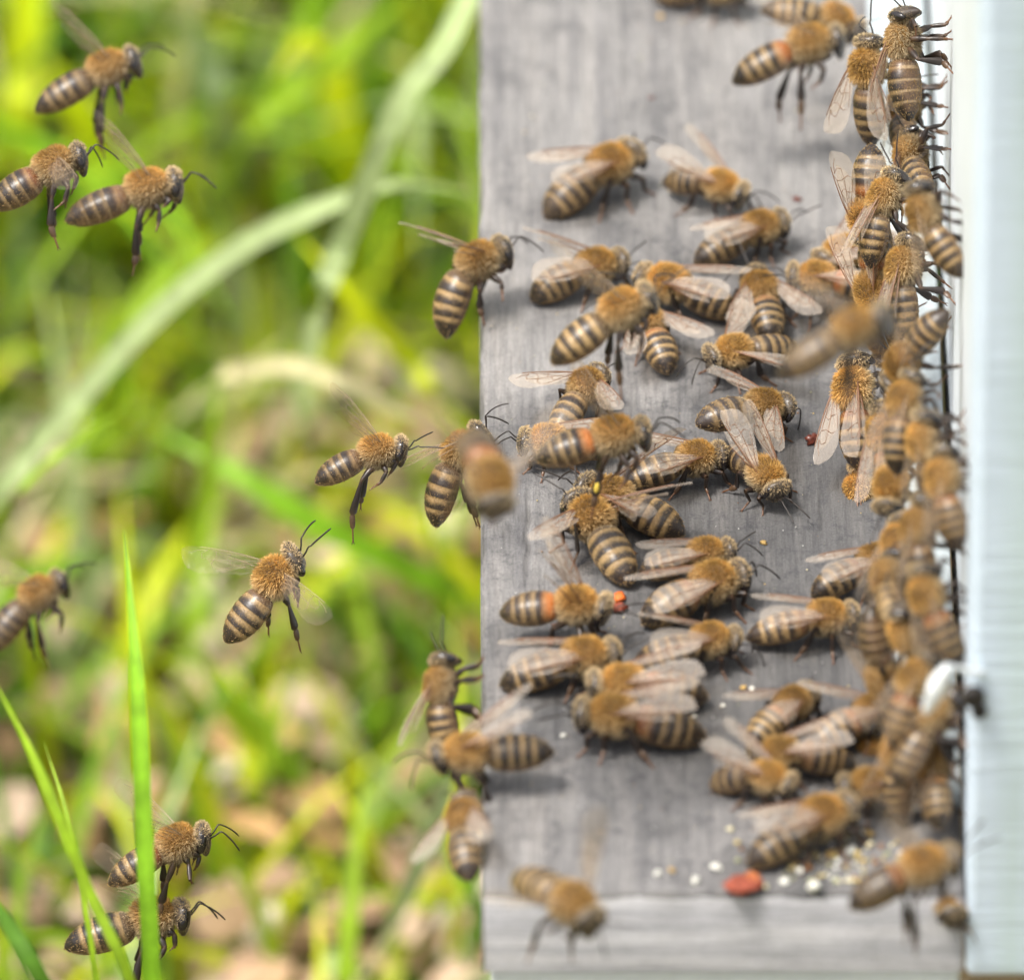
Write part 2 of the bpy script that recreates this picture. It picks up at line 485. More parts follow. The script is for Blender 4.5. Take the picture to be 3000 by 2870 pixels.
# ------------------------------------------------------------------ honey bees
NS = 20
TAN = np.array((0.38, 0.255, 0.115)); DARKC = np.array((0.027, 0.019, 0.015)); GOLD = np.array((0.70, 0.42, 0.125)); PALE = np.array((0.66, 0.52, 0.32))
SEG = [0.0, 0.15, 0.34, 0.52, 0.69, 0.85, 1.0]
UA = np.arange(NS)/NS*2*math.pi
def interp(x, xs, ys): return np.interp(x, xs, ys)
def smooth01(a, b, x):
    t = np.clip((x-a)/(b-a), 0, 1); return t*t*(3-2*t)

def body_mesh_data(sp, r):
    """vertices (mm), quads, colours, fur length, fur density, fur colour, rearward direction"""
    V = []; C = []; FL = []; FD = []; FC = []; DR = []
    band = sp['band']; orange = sp['orange']; dark = sp['dark']
    tone = sp['tone']
    gold = GOLD*tone
    # --- thorax rings from the neck back
    ths = np.linspace(2.35, -2.05, 17)
    for x in ths:
        if x > 2.05: w = h = 0.62; zc = -0.05
        else:
            q = min(1.0, abs((x-0.0)/2.12))
            f = math.sqrt(max(0.0, 1-q**3.0))
            w = max(0.8, 2.0*f); h = max(0.78, 1.92*f); zc = 0.06 if x < 1 else 0.0
        V.append(np.stack([np.full(NS, x), w*np.sin(UA), zc+h*np.cos(UA)], -1))
        up = np.cos(UA)[:, None]
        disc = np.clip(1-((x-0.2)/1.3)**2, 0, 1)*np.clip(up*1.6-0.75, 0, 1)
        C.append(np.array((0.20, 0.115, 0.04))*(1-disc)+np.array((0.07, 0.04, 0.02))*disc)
        gm = np.clip(up*0.75+0.35, 0, 1); dk_ = np.clip(-up-0.1, 0, 1); fc = (gold*gm + PALE*0.95*(1-gm))*(1-0.45*dk_)  # hair colour darkens underneath: the thorax's lower shade is painted in
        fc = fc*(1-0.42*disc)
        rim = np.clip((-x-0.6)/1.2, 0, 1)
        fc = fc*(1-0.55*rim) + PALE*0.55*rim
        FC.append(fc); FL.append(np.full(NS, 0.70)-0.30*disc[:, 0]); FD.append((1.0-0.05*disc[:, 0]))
        DR.append(np.tile([-1.0, 0, 0], (NS, 1)))
    # --- abdomen rings along a bent spine
    nA = 54
    ts = np.linspace(0, 1, nA); L = 7.5*sp['alen']
    p = np.array((-1.95, 0, -0.2)); spine = []
    dirs = []
    for i, t in enumerate(ts):
        a = math.radians(sp['droop'] + sp['curl']*t**1.2); b = math.radians(sp['lat']*t)
        d = np.array((-math.cos(a)*math.cos(b), math.sin(b), -math.sin(a)*math.cos(b)))
        if i: p = p + d*(L/(nA-1))
        spine.append(p.copy()); dirs.append(d)
    wp = interp(ts, [0, .03, .08, .16, .28, .42, .58, .74, .86, .95, .985, 1], [.8, 1.15, 1.62, 1.92, 2.08, 2.12, 2.02, 1.70, 1.22, .64, .34, .03])*sp['fat']
    for i, t in enumerate(ts):
        d = dirs[i]
        s = np.cross(d, (0, 0, 1)); s /= np.linalg.norm(s); s = -s     # left
        n = np.cross(s, d)
        if n[2] < 0: n = -n
        k = max(j for j in range(6) if t >= SEG[j]-1e-9); k = min(k, 5)
        fr = (t-SEG[k])/(SEG[k+1]-SEG[k])
        w = wp[i]*(0.985+0.035*fr); h = w*0.9
        V.append(spine[i]+np.outer(np.sin(UA)*w, s)+np.outer(np.cos(UA)*h, n)*np.where(np.cos(UA) < 0, 0.92, 1.0)[:, None])
        up = np.cos(UA)
        dorsal = smooth01(-0.45, -0.2, up)
        bw = {0: 0.0, 1: 0.40, 2: 0.42, 3: 0.42, 4: 0.36, 5: 0.0}[k]*sp['bwid']
        wob = sp['wob']*(0.05*np.sin(UA*3+k*1.7+sp['ph'])+0.05*np.sin(UA*7+k*2.9+sp['ph']*2)+0.10*np.clip(np.cos(UA), 0, 1)**6)
        bm = (1-smooth01(bw-0.16, bw+0.26, fr+wob))*(bw > 0)*band*smooth01(-0.02, 0.06, fr)
        dk = DARKC*dark
        col = np.outer(1-bm, dk)+np.outer(bm, TAN)
        if k <= 1:
            om = orange*(1.0 if k == 0 else max(0, 0.75-fr*1.1))
            col = col*(1-om)+np.array((0.42, 0.13, 0.025))*om
        if k == 0 and orange < 0.3:
            col = col*0.5+np.array((0.16, 0.10, 0.05))*0.5
        # underside: brown plates with pale joints
        vcol = np.array((0.105, 0.062, 0.035))*(0.6+0.5*dark) if fr > 0.22 else np.array((0.30, 0.21, 0.12))
        if k == 5: vcol = dk
        col = col*dorsal[:, None]+vcol*(1-dorsal[:, None])
        C.append(col)
        FC.append(np.tile(PALE*0.9 if k == 0 else TAN*1.05, (NS, 1)))
        FL.append(np.full(NS, 0.62 if k == 0 else (0.36 if k == 1 else 0.23)))
        FD.append(np.full(NS, 0.75 if k == 0 else 0.0)+(0.20+0.5*bm)*(k > 0)+0.22*(1-dorsal)*(k > 0))
        DR.append(np.tile(d, (NS, 1)))
    nrings = 17+nA
    V = np.concatenate(V); C = np.concatenate(C); FC = np.concatenate(FC); FL = np.concatenate(FL); FD = np.concatenate(FD); DR = np.concatenate(DR)
    F = grid_faces(nrings, NS, True)
    # --- head: heart-shaped from the front, flat front to back
    na, nb = 15, 20
    hv = []
    for i in range(na):
        th = math.pi*(i+0.02)/(na-1+0.04)
        z = math.cos(th); rr = math.sin(th)
        for j in range(nb):
            ph = 2*math.pi*j/nb
            zz = z*1.62 if z > 0 else z*2.12
            tap = 1.0 if z > -0.1 else 1-0.66*smooth01(0.0, 1.0, -z)
            x = math.cos(ph)*rr*(0.95 if math.cos(ph) > 0 else 0.72); y = math.sin(ph)*rr*1.82*tap
            x = x*(1-0.25*max(0, -z))+0.22*max(0, -z)
            hv.append((x*1.12+0.8, y*1.1, zz*1.1-0.38))
    hv = np.array(hv)
    hf = grid_faces(na, nb, True, len(V))
    hf = hf[:, ::-1]
    Mh = head_matrix(sp)
    hw = (np.asarray(Mh)[:3, :3] @ hv.T).T + np.asarray(Mh)[:3, 3]
    low = smooth01(0.9, 2.2, -hv[:, 2])[:, None]
    hc = np.array((0.065, 0.050, 0.036))*(1-low)+np.array((0.030, 0.018, 0.012))*low
    V = np.concatenate([V, hw]); F = np.concatenate([F, hf]); C = np.concatenate([C, hc])
    FC = np.concatenate([FC, np.tile(PALE*0.9*tone+gold*0.1, (len(hv), 1))])
    FL = np.concatenate([FL, np.where(hv[:, 2] > 0.3, 0.42, 0.26)])
    FD = np.concatenate([FD, np.where(hv[:, 2] < -1.5, 0.15, 0.75)*np.where((hv[:, 0] > 1.2) & (hv[:, 2] < 0.4), 0.4, 1.0)])
    DR = np.concatenate([DR, np.tile((np.asarray(Mh)[:3, :3] @ np.array((-0.5, 0, -0.3))), (len(hv), 1))])
    return V, F, C, FL, FD, FC, DR
def head_matrix(sp):
    return Matrix.Translation((2.12, 0, 0.12)) @ Matrix.Rotation(math.radians(sp['hy']), 4, 'Z') @ Matrix.Rotation(math.radians(sp['hp']), 4, 'Y') @ Matrix.Rotation(math.radians(sp['hr']), 4, 'X')

def fur_data(V, F, FL, FD, FC, DR, n, r):
    a, b, c, d = (V[F[:, i]] for i in range(4))
    nr = np.cross(c-a, d-b); ar = np.linalg.norm(nr, axis=1)*0.5
    nr = nr/np.maximum(1e-9, ar[:, None]*2)
    w = ar*FD[F].mean(1)
    pick = r.choice(len(F), n, p=w/w.sum())
    s, t = r.random((2, n))[..., None]
    P = (a[pick]*(1-s)+b[pick]*s)*(1-t)+(d[pick]*(1-s)+c[pick]*s)*t
    Nn = nr[pick]
    fl = FL[F[pick]].mean(1)*r.uniform(0.55, 1.2, n)
    dr = DR[F[pick, 0]]
    short = (FL[F[pick, 0]] < 0.35)[:, None]
    D = Nn*np.where(short, 0.55, 0.95)+dr*np.where(short, 0.8, 0.38)+r.normal(0, 0.26, (n, 3))
    D /= np.linalg.norm(D, axis=1)[:, None]
    S = np.cross(D, r.normal(0, 1, (n, 3))); S /= np.linalg.norm(S, axis=1)[:, None]
    wd = np.where(short[:, 0], 0.035, 0.042)[:, None]*r.uniform(0.7, 1.3, (n, 1))
    P = P - Nn*0.04
    mid = P + D*(fl*0.55)[:, None]
    tip = P + D*fl[:, None] + dr*(fl*0.12)[:, None]
    VV = np.concatenate([P-S*wd, P+S*wd, mid+S*wd*0.7, mid-S*wd*0.7, tip]).reshape(5, n, 3).transpose(1, 0, 2).reshape(-1, 3)
    base = np.arange(n)[:, None]*5
    T = np.concatenate([base+np.array([[0, 1, 2]]), base+np.array([[0, 2, 3]]), base+np.array([[3, 2, 4]])])
    cc = FC[F[pick, 0]]*r.uniform(0.65, 1.25, (n, 1))
    return VV, T, np.repeat(cc, 5, 0)

def tube(pts, radii, cols, ns=7, flat=1.0, side=None):
    P = np.array(pts, float); n = len(P)
    V = []; C = []
    for i in range(n):
        t = P[min(i+1, n-1)]-P[max(i-1, 0)]; t /= np.linalg.norm(t)+1e-9
        ref = np.array(side) if side is not None else np.array((0.13, 0.9, 0.31))
        s = np.cross(t, ref)
        if np.linalg.norm(s) < 0.05: s = np.cross(t, (1.0, 0.2, 0.1))
        s /= np.linalg.norm(s); q = np.cross(t, s)
        for k in range(ns):
            a = 2*math.pi*k/ns
            V.append(P[i]+s*math.cos(a)*radii[i]+q*math.sin(a)*radii[i]*(flat if np.isscalar(flat) else flat[i])); C.append(cols[i])
    return np.array(V), grid_faces(n, ns, True), np.array(C)
def merge(parts):
    V = []; F = []; C = []; o = 0
    for v, f, c in parts:
        V.append(v); F.append(f+o); C.append(c); o += len(v)
    return np.concatenate(V), np.concatenate(F), np.concatenate(C)

# --- meshes that every bee shares
def sphere_mesh(name, r, mats, na=10, nb=14):
    V = []
    for i in range(na):
        th = math.pi*(i+0.03)/(na-1+0.06)
        for j in range(nb):
            ph = 2*math.pi*j/nb
            V.append((r[0]*math.sin(th)*math.cos(ph)*MM, r[1]*math.sin(th)*math.sin(ph)*MM, r[2]*math.cos(th)*MM))
    return mesh_np(name, V, grid_faces(na, nb, True)[:, ::-1], mats=mats)
EYE_ME = sphere_mesh('eye', (0.58, 0.46, 1.28), [EYE])
def antenna_mesh(k):
    pts = [(0, 0, 0), (0.45, 0.1, 0.45), (0.85, 0.25, 0.95), (1.0, 0.3, 1.08), (1.25, 0.35, 1.05)]
    p = np.array(pts[-1]); a = (0.1, -0.5, 0.5)[k]
    for i in range(9):
        a -= (0.09, 0.05, 0.02)[k]
        p = p+np.array((math.cos(a)*0.33, 0.07, math.sin(a)*0.33)); pts.append(tuple(p))
    rad = [0.11, 0.10, 0.10, 0.09, 0.09]+[0.10]*8+[0.06]
    v, f, c = tube(pts, rad, [(0, 0, 0)]*len(pts), 6)
    return mesh_np('antenna', v*MM, f, mats=[ANT])
ANT_ME = [antenna_mesh(k) for k in range(3)]
def wing_mesh(fore, side, clear):
    L, W = (9.3, 3.1) if fore else (6.4, 1.95)
    us = np.linspace(0, 1, 17)
    lead = interp(us, [0, .1, .3, .6, .85, .95, 1], [-.04, -.05, -.055, -.02, .04, .10, .22])*W if fore else interp(us, [0, .3, .7, 1], [-.02, -.05, .0, .38])*W
    trail = interp(us, [0, .08, .2, .4, .6, .75, .88, .96, 1], [.06, .16, .34, .66, .88, .95, .86, .62, .34])*W if fore else interp(us, [0, .1, .3, .55, .75, .9, 1], [.06, .3, .74, .95, .9, .68, .42])*W
    nv = 7; V = []
    for i, u in enumerate(us):
        for j in range(nv):
            q = j/(nv-1)
            vv = lead[i]+(trail[i]-lead[i])*q
            z = 0.16*math.sin(u*2.6)*(1-q*0.6)+0.07*math.sin(q*12.0+u*3)*min(1, u*4)-0.25*u*u*q
            V.append((u*L, vv, z))
    V = np.array(V); F = grid_faces(len(us), nv, False)
    parts = [(V, F, np.zeros((len(V), 3)))]; fm = [0]*len(F)
    def P(u, q):
        i = min(len(us)-1, u*(len(us)-1)); i0 = int(i); i1 = min(i0+1, len(us)-1); fr = i-i0
        ld = lead[i0]*(1-fr)+lead[i1]*fr; tr = trail[i0]*(1-fr)+trail[i1]*fr
        z = 0.16*math.sin(u*2.6)*(1-q*0.6)+0.07*math.sin(q*12.0+u*3)*min(1, u*4)-0.25*u*u*q
        return (u*L, ld+(tr-ld)*q, z)
    veins = ([[(0, .1), (.2, .0), (.45, .0), (.66, .0), (.8, .0)], [(0, .2), (.2, .1), (.4, .12), (.6, .1), (.68, .02)], [(0, .4), (.2, .38), (.4, .42), (.58, .45), (.74, .42)],
              [(.05, .6), (.2, .68), (.4, .78), (.55, .84)], [(.42, .12), (.46, .28), (.44, .42)], [(.60, .1), (.58, .28), (.60, .45)], [(.6, .45), (.62, .62), (.58, .8)], [(.74, .42), (.76, .22), (.70, .08)],
              [(.42, .42), (.40, .6), (.38, .78)], [(.70, .08), (.82, .14), (.9, .3)]] if fore else
             [[(0, .1), (.3, .0), (.65, .0)], [(0, .4), (.3, .35), (.6, .4), (.8, .45)], [(.3, .35), (.32, .1), (.45, .02)], [(.3, .36), (.45, .6), (.6, .8)]])
    for k, vn in enumerate(veins):
        pts = []
        for a, b in zip(vn[:-1], vn[1:]):
            for q in (0, .34, .67): pts.append(P(a[0]+(b[0]-a[0])*q, a[1]+(b[1]-a[1])*q))
        pts.append(P(*vn[-1]))
        r0 = (0.11 if k == 0 else 0.055)*(1 if fore else 0.8)
        v, f, c = tube(pts, np.linspace(r0, r0*0.55, len(pts)), [(0, 0, 0)]*len(pts), 4)
        parts.append((v, f, c)); fm += [1]*len(f)
    V, F, _ = merge(parts)
    if side < 0:
        V = V*np.array((1, -1, 1)); F = F[:, ::-1]
    return mesh_np('wing', V*MM, F, mats=[WING_CLEAR if clear else WING, VEIN_CLEAR if clear else VEIN], fmat=fm)
WING_ME = {(f, s, c): wing_mesh(f, s, c) for f in (True, False) for s in (1, -1) for c in (True, False)}
POLLEN = {'orange': plain('pollen_orange', (0.80, 0.30, 0.01), 0.8, 0, 0.2, 6000), 'yellow': plain('pollen_yellow', (0.50, 0.36, 0.06), 0.95, 0, 0.2, 6000), 'rust': plain('pollen_rust', (0.36, 0.07, 0.015), 0.7, 0, 0.3, 6000)}
POLLEN_ME = {k: sphere_mesh('pollen_pellet', (0.36, 0.30, 0.6), [m]) for k, m in POLLEN.items()}

HIPS = {'f': (1.05, 0.85, -1.35), 'm': (0.15, 1.05, -1.55), 'h': (-0.95, 1.05, -1.4)}
LENS = {'f': (2.0, 1.7, 1.7), 'm': (2.2, 1.9, 2.2), 'h': (2.5, 2.9, 2.9)}
FEET = {'f': (3.5, 2.4), 'm': (0.5, 4.1), 'h': (-3.7, 3.4)}
HANG = {'f': [(1.1, .4, -.5), (-.9, .0, -.8), (-.7, 0, -.3)], 'm': [(.5, 1.0, -1.0), (-.9, .2, -1.3), (-.9, 0, -.7)], 'h': [(-1.2, .9, -1.0), (-1.0, .3, -2.2), (-.7, 0, -1.9)]}
RED = np.array((0.115, 0.05, 0.022)); LDK = np.array((0.026, 0.017, 0.013)); LBR = np.array((0.075, 0.042, 0.022))
def leg_points(kind, s, plane, sp, r):
    """hip, knee, ankle, foot in body mm; plane = (point, normal) in body mm or None"""
    hip = np.array(HIPS[kind])*(1, s, 1)
    a, b, c = LENS[kind]
    if plane is not None:
        p0, n = plane
        tgt = np.array((FEET[kind][0]+r.uniform(-.9, .9), s*(FEET[kind][1]+r.uniform(-.7, .6)), -2.5))
        foot = tgt-n*np.dot(tgt-p0, n)
        hh = np.dot(hip-p0, n)
        reach = a+b+c*0.72
        v = foot-hip
        if abs(hh) < reach*0.93 and hh > 0.2:
            lat = v+n*hh
            m = math.sqrt(max(0.05, reach**2*0.93-hh*hh)); ll = np.linalg.norm(lat)
            if ll > m: foot = hip-n*hh+lat/ll*m
            lat = foot-(hip-n*hh); ll = np.linalg.norm(lat); lt = lat/max(ll, 1e-6)
            ank = foot-lt*c*0.62+n*c*0.42
            D = ank-hip; dd = np.linalg.norm(D)
            dd2 = min(dd, (a+b)*0.985)
            if dd2 < dd: ank = hip+D/dd*dd2; dd = dd2
            x = (a*a-b*b+dd*dd)/(2*dd); h = math.sqrt(max(0.0, a*a-x*x))
            e = D/dd
            pole = n*1.0+np.array((0, s*0.35, 0)); pole = pole-e*np.dot(pole, e); pole /= np.linalg.norm(pole)+1e-9
            knee = hip+e*x+pole*h
            foot = foot+n*0.06
            return hip, knee, ank, foot
    k = hip.copy(); out = [hip]
    g = sp['grav']
    for dv in HANG[kind]:
        dv = np.array(dv)*(1, s, 1)+r.normal(0, 0.38, 3)
        if kind == 'h' and sp['stretch'] == s: dv = dv*(1.2, 1, 1.25)
        if g is not None: dv = dv*0.8+np.array(g)*np.linalg.norm(dv)*(0.45 if kind == 'h' else 0.1)
        k = k+dv; out.append(k)
    return out
def leg_mesh(kind, pts, r):
    hip, knee, ank, foot = [np.array(p) for p in pts]
    parts = []
    lp = lambda p, q, t: p*(1-t)+q*t
    parts.append(tube([lp(hip, knee, t) for t in (0, .2, .55, .85, 1)], [.30, .40, .42, .30, .22], [LBR, LBR, LDK, LDK, LBR], 7))
    if kind == 'h':
        parts.append(tube([lp(knee, ank, t) for t in (-.04, .12, .4, .7, .92, 1.0)], [.18, .24, .34, .46, .48, .28], [LBR, LDK, LDK*.7, LDK*.6, LDK, LBR], 8, 0.42, side=(0, 1, 0)))
        mid = lp(ank, foot, 0.52)
        parts.append(tube([lp(ank, mid, t) for t in (0, .12, .5, .88, 1.0)], [.22, .35, .38, .30, .14], [LBR, LBR, LBR, LBR*1.2, RED], 8, 0.36, side=(0, 1, 0)))
        st = mid
    else:
        parts.append(tube([lp(knee, ank, t) for t in (-.04, .2, .6, 1.0)], [.2, .27, .30, .22], [LBR, LDK, LDK, LBR], 7, 0.75))
        mid = lp(ank, foot, 0.45)
        parts.append(tube([lp(ank, mid, t) for t in (0, .3, .8, 1.0)], [.18, .22, .20, .12], [LBR, LBR*1.3, RED, RED], 6, 0.7))
        st = mid
    nn = 5; q = []; rad = []; cc = []
    for i in range(nn*2+1):
        q.append(lp(st, foot, i/(nn*2))); rad.append(.085 if i % 2 == 0 else .13); cc.append(RED*1.2)
    parts.append(tube(q, rad, cc, 5))
    t = foot-st; t /= np.linalg.norm(t)+1e-9
    sd = np.cross(t, (0.1, 0.2, 1.0)); sd /= np.linalg.norm(sd)+1e-9
    for sg in (-1, 1):
        parts.append(tube([foot-t*.05, foot+t*.16+sd*.16*sg, foot+t*.30+sd*.16*sg-np.array((0, 0, .06))], [.07, .055, .015], [RED, RED, LDK], 4))
    return merge(parts)

BEES = []
DEF = dict(pitch=6.0, h=3.5, droop=10.0, curl=10.0, lat=0.0, hp=12.0, hy=0.0, hr=0.0, band=1.0, orange=0.0, dark=1.0, tone=1.0, alen=1.0, fat=1.0,
           wing=(9, 2, 8), wob=1.0, ph=0.0, bwid=1.0, clear=False, onwall=False, stretch=0, wingR=None, grav=None, sc=None, pollen=None, ant=None, fur=7500, legs=True, surf=None, nohind=False)
GR = 'honey bees crowding the hive entrance'

def wing_matrix(fore, s, pose):
    sw, el, tw = (math.radians(x) for x in pose)
    if not fore: sw += math.radians(9); el -= math.radians(3)
    u = Vector((-math.cos(sw)*math.cos(el), s*math.sin(sw)*math.cos(el), math.sin(el)))
    z = Vector((0, 0, 1)); n0 = (z-u*z.dot(u))
    if n0.length < 1e-3: n0 = Vector((-1, 0, 0))
    n0.normalize()
    v = n0.cross(u) if s > 0 else u.cross(n0)     # towards the trailing edge
    v = (v*math.cos(tw)+n0*math.sin(tw)).normalized()
    # wing mesh: x along, y to the trailing edge (mirrored mesh for the other side)
    yv = v if s > 0 else -v
    zv = u.cross(yv)
    o = Vector((0.75, s*1.35, 1.05)) if fore else Vector((-0.15, s*1.4, 0.85))
    return Matrix(((u.x, yv.x, zv.x, o.x*MM), (u.y, yv.y, zv.y, o.y*MM), (u.z, yv.z, zv.z, o.z*MM), (0, 0, 0, 1)))

BASE = 2.6
def build_bee(label, M, sc, sp, seed):
    """M: body frame (origin at the thorax, x forward, z towards the back), world"""
    r = np.random.default_rng(seed)
    sp['ph'] = r.uniform(0, 6); sp['bwid'] *= r.uniform(0.75, 1.25); sp['dark'] *= r.uniform(0.6, 1.5); sp['band'] *= r.uniform(0.4, 0.95); tn = r.uniform(0.66, 1.15); sp['tone'] *= tn; sp['alen'] *= r.uniform(0.88, 1.06); sp['fat'] *= r.uniform(0.92, 1.05); sp['orange'] = max(sp['orange'], max(0, r.uniform(-0.9, 0.5))); sp['hp'] += r.normal(0, 5); sp['hy'] += r.normal(0, 9); sp['hr'] += r.normal(0, 5); sp['lat'] += r.normal(0, 6)
    sc = sc*r.uniform(0.97, 1.04)
    if sp['onwall']: sp['wing'] = tuple(np.array(sp['wing'])*(0.6, 0.5, 1))
    root = bpy.data.objects.new('honey_bee', None)
    if sp['onwall']:
        k = 1.0 if sp['clear'] else 0.35
        M = M @ Matrix.Rotation(math.radians(r.normal(0, 30*k)), 4, 'X') @ Matrix.Rotation(math.radians(r.normal(0, 22*k)), 4, 'Z') @ Matrix.Rotation(math.radians(r.normal(0, 9*k)), 4, 'Y')
    root.empty_display_size = 0.004
    COL.objects.link(root)
    tag(root, label, 'bee', GR)
    MB = M @ Matrix.Translation((0, 0, -BASE*MM*sc)) @ Matrix.Scale(sc, 4)
    root.matrix_world = MB
    T = Matrix.Translation((0, 0, BASE*MM))
    V, F, C, FL, FD, FC, DR = body_mesh_data(sp, r)
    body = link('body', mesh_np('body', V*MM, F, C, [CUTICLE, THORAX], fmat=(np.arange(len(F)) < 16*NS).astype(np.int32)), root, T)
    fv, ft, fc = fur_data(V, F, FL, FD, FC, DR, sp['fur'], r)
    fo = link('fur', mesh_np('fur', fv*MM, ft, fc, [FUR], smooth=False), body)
    fo['kind'] = 'stuff'
    Mh = head_matrix(sp)
    Mh2 = Matrix.Translation(Mh.translation*MM) @ Mh.to_3x3().to_4x4()
    for s in (1, -1):
        link('eye', EYE_ME, body, Mh2 @ Matrix.Translation((0.88*MM, s*1.54*MM, -0.38*MM)) @ Matrix.Rotation(math.radians(9*s), 4, 'X') @ Matrix.Rotation(math.radians(8), 4, 'Y'))
        k = sp['ant'] if sp['ant'] is not None else int(r.integers(0, 3))
        link('antenna', ANT_ME[k], body, Mh2 @ Matrix.Translation((1.8*MM, s*0.38*MM, -0.35*MM)) @ Matrix.Rotation(s*math.radians(r.uniform(8, 34)), 4, 'Z') @ Matrix.Rotation(math.radians(r.uniform(-8, 22)), 4, 'Y'))
    wl = sp['wing']; wr = sp['wingR'] or wl
    for s, pose in ((1, wl), (-1, wr)):
        if pose is None: continue
        for fore in (True, False):
            j = (pose[0]+r.normal(0, 1.5), pose[1]+r.normal(0, 1), pose[2])
            link('wing', WING_ME[(fore, s, sp['clear'])], root, T @ wing_matrix(fore, s, j))
    plane = None
    if sp['surf'] is not None:
        p0, n = sp['surf']
        Mi = (M @ Matrix.Scale(sc, 4)).inverted()
        p = np.array(Mi @ Vector(p0))/MM
        nv = np.array(Mi.to_3x3() @ Vector(n)); nv /= np.linalg.norm(nv)
        plane = (p, nv)
    for kind in 'fmh':
        for s in (1, -1):
            tuck = sp['onwall'] and r.random() < (0.55 if label[:7] != 'topmost' else 0.0)
            pts = leg_points(kind, s, None if tuck else plane, sp, r)
            v, f, c = leg_mesh(kind, pts, r)
            lo = link('leg', mesh_np('leg', v*MM, f, c, [LEGMAT]), root, T)
            if kind == 'h' and sp['pollen'] and (s == sp['pollen'][1] or sp['pollen'][1] == 0):
                k_, a_ = np.array(pts[1]), np.array(pts[2])
                z = Vector(a_-k_).normalized()
                q = z.to_track_quat('Z', 'Y').to_matrix().to_4x4()
                ct = Vector(k_*0.35+a_*0.65)+Vector((0, 0.2*s, 0))
                pl = link('pollen_pellet', POLLEN_ME[sp['pollen'][0]], lo, Matrix.Translation(ct*MM) @ q)
    return root

SEED = [100]
SURF = {'board': (Vector((0, 0, H)), Vector((0, 0, 1))), 'wall': (Vector((XW, 0, H)), Vector((-1, 0, 0))), 'side': (Vector((XL, 0, H)), Vector((-1, 0, 0))),
        'end': (Vector((0, YN, H)), Vector((0, -1, 0)))}
def frame(a, n, p):
    a = a.normalized(); n = (n-a*n.dot(a)).normalized(); y = n.cross(a)
    return Matrix(((a.x, y.x, n.x, p.x), (a.y, y.y, n.y, p.y), (a.z, y.z, n.z, p.z), (0, 0, 0, 1)))
def tail_dir_angle(sp):
    return math.radians((sp['droop']+sp['curl']*0.45)*0.78)
def B(label, u, v, ut, vt, **kw):
    """a bee standing on the landing board: thorax at pixel (u, v), tail tip at (ut, vt)"""
    sp = dict(DEF); sp.update(kw)
    p = at_z(u, v, H+sp['h']*MM)
    drop = sp.get('drop', 1.6)
    q = at_z(ut, vt, H+(sp['h']-drop)*MM)
    d = p-q; hd = math.atan2(d.y, d.x)
    if 'hd' in kw: hd = math.radians(kw['hd'])
    ln = math.hypot(d.x, d.y)/MM
    sc = sp['sc'] or min(1.13, max(0.94, math.hypot(ln, drop)/8.9))
    th = math.radians(sp['pitch'])
    a = Vector((math.cos(hd)*math.cos(th), math.sin(hd)*math.cos(th), math.sin(th)))
    n = Vector((-math.cos(hd)*math.sin(th), -math.sin(hd)*math.sin(th), math.cos(th)))
    rl = math.radians(sp.get('roll', 0))
    if rl:
        n = Matrix.Rotation(rl, 3, a) @ n
    sp['surf'] = SURF['board']
    if 'droop' not in kw: sp['droop'] = max(-10, math.degrees(math.asin(min(0.8, drop/8.0)))*1.2-sp['pitch']*0.9)
    SEED[0] += 1
    BEES.append((label, frame(a, n, p), sc, sp, SEED[0]))
def Fb(label, u, v, d, ut, vt, Bang, Rel, ts=0, surf=None, **kw):
    """a bee in the air or on the wall: thorax at (u, v), d mm beyond focus; tail towards (ut, vt); its back faces image angle Bang, raised Rel to the viewer"""
    sp = dict(DEF); sp.update(kw)
    p = at_depth(u, v, d)
    sx = (u-ut)/25.0*(1+d/1900); sy = (vt-v)/25.0*(1+d/1900)
    ln = math.hypot(sx, sy)
    sc = sp['sc'] or min(1.12, max(0.96, ln/8.9))
    c = min(1.0, ln/(8.9*sc)); tz = math.sqrt(max(0, 1-c*c))*ts
    al = math.atan2(sy, sx)
    CAMD = -FWD
    a = (RGT*math.cos(al)+UPV*math.sin(al))*c + CAMD*tz
    if ts == 0: a = RGT*math.cos(al)+UPV*math.sin(al)
    b, e = math.radians(Bang), math.radians(Rel)
    n = (RGT*math.cos(b)+UPV*math.sin(b))*math.cos(e)+CAMD*math.sin(e)
    M0 = frame(a, n, p)
    a = M0.to_3x3().col[0]; n = M0.to_3x3().col[2]
    dl = tail_dir_angle(sp)
    x = a*math.cos(dl)-n*math.sin(dl)
    M = frame(x, n*math.cos(dl)+a*math.sin(dl), p)
    if surf: sp['surf'] = SURF[surf]; sp['onwall'] = surf == 'wall'; sp['clear'] = surf == 'wall' and d < -30
    else:
        sp['clear'] = kw.get('clear', True)
        g = M.to_3x3().inverted() @ Vector((0, 0, -1)); sp['grav'] = tuple(g)
    if abs(d) > 40: sp['fur'] = 4500
    SEED[0] += 1
    BEES.append((label, M, sc, sp, SEED[0]))

FLYW = (62, 38, 10); UPW = (40, 62, 20)
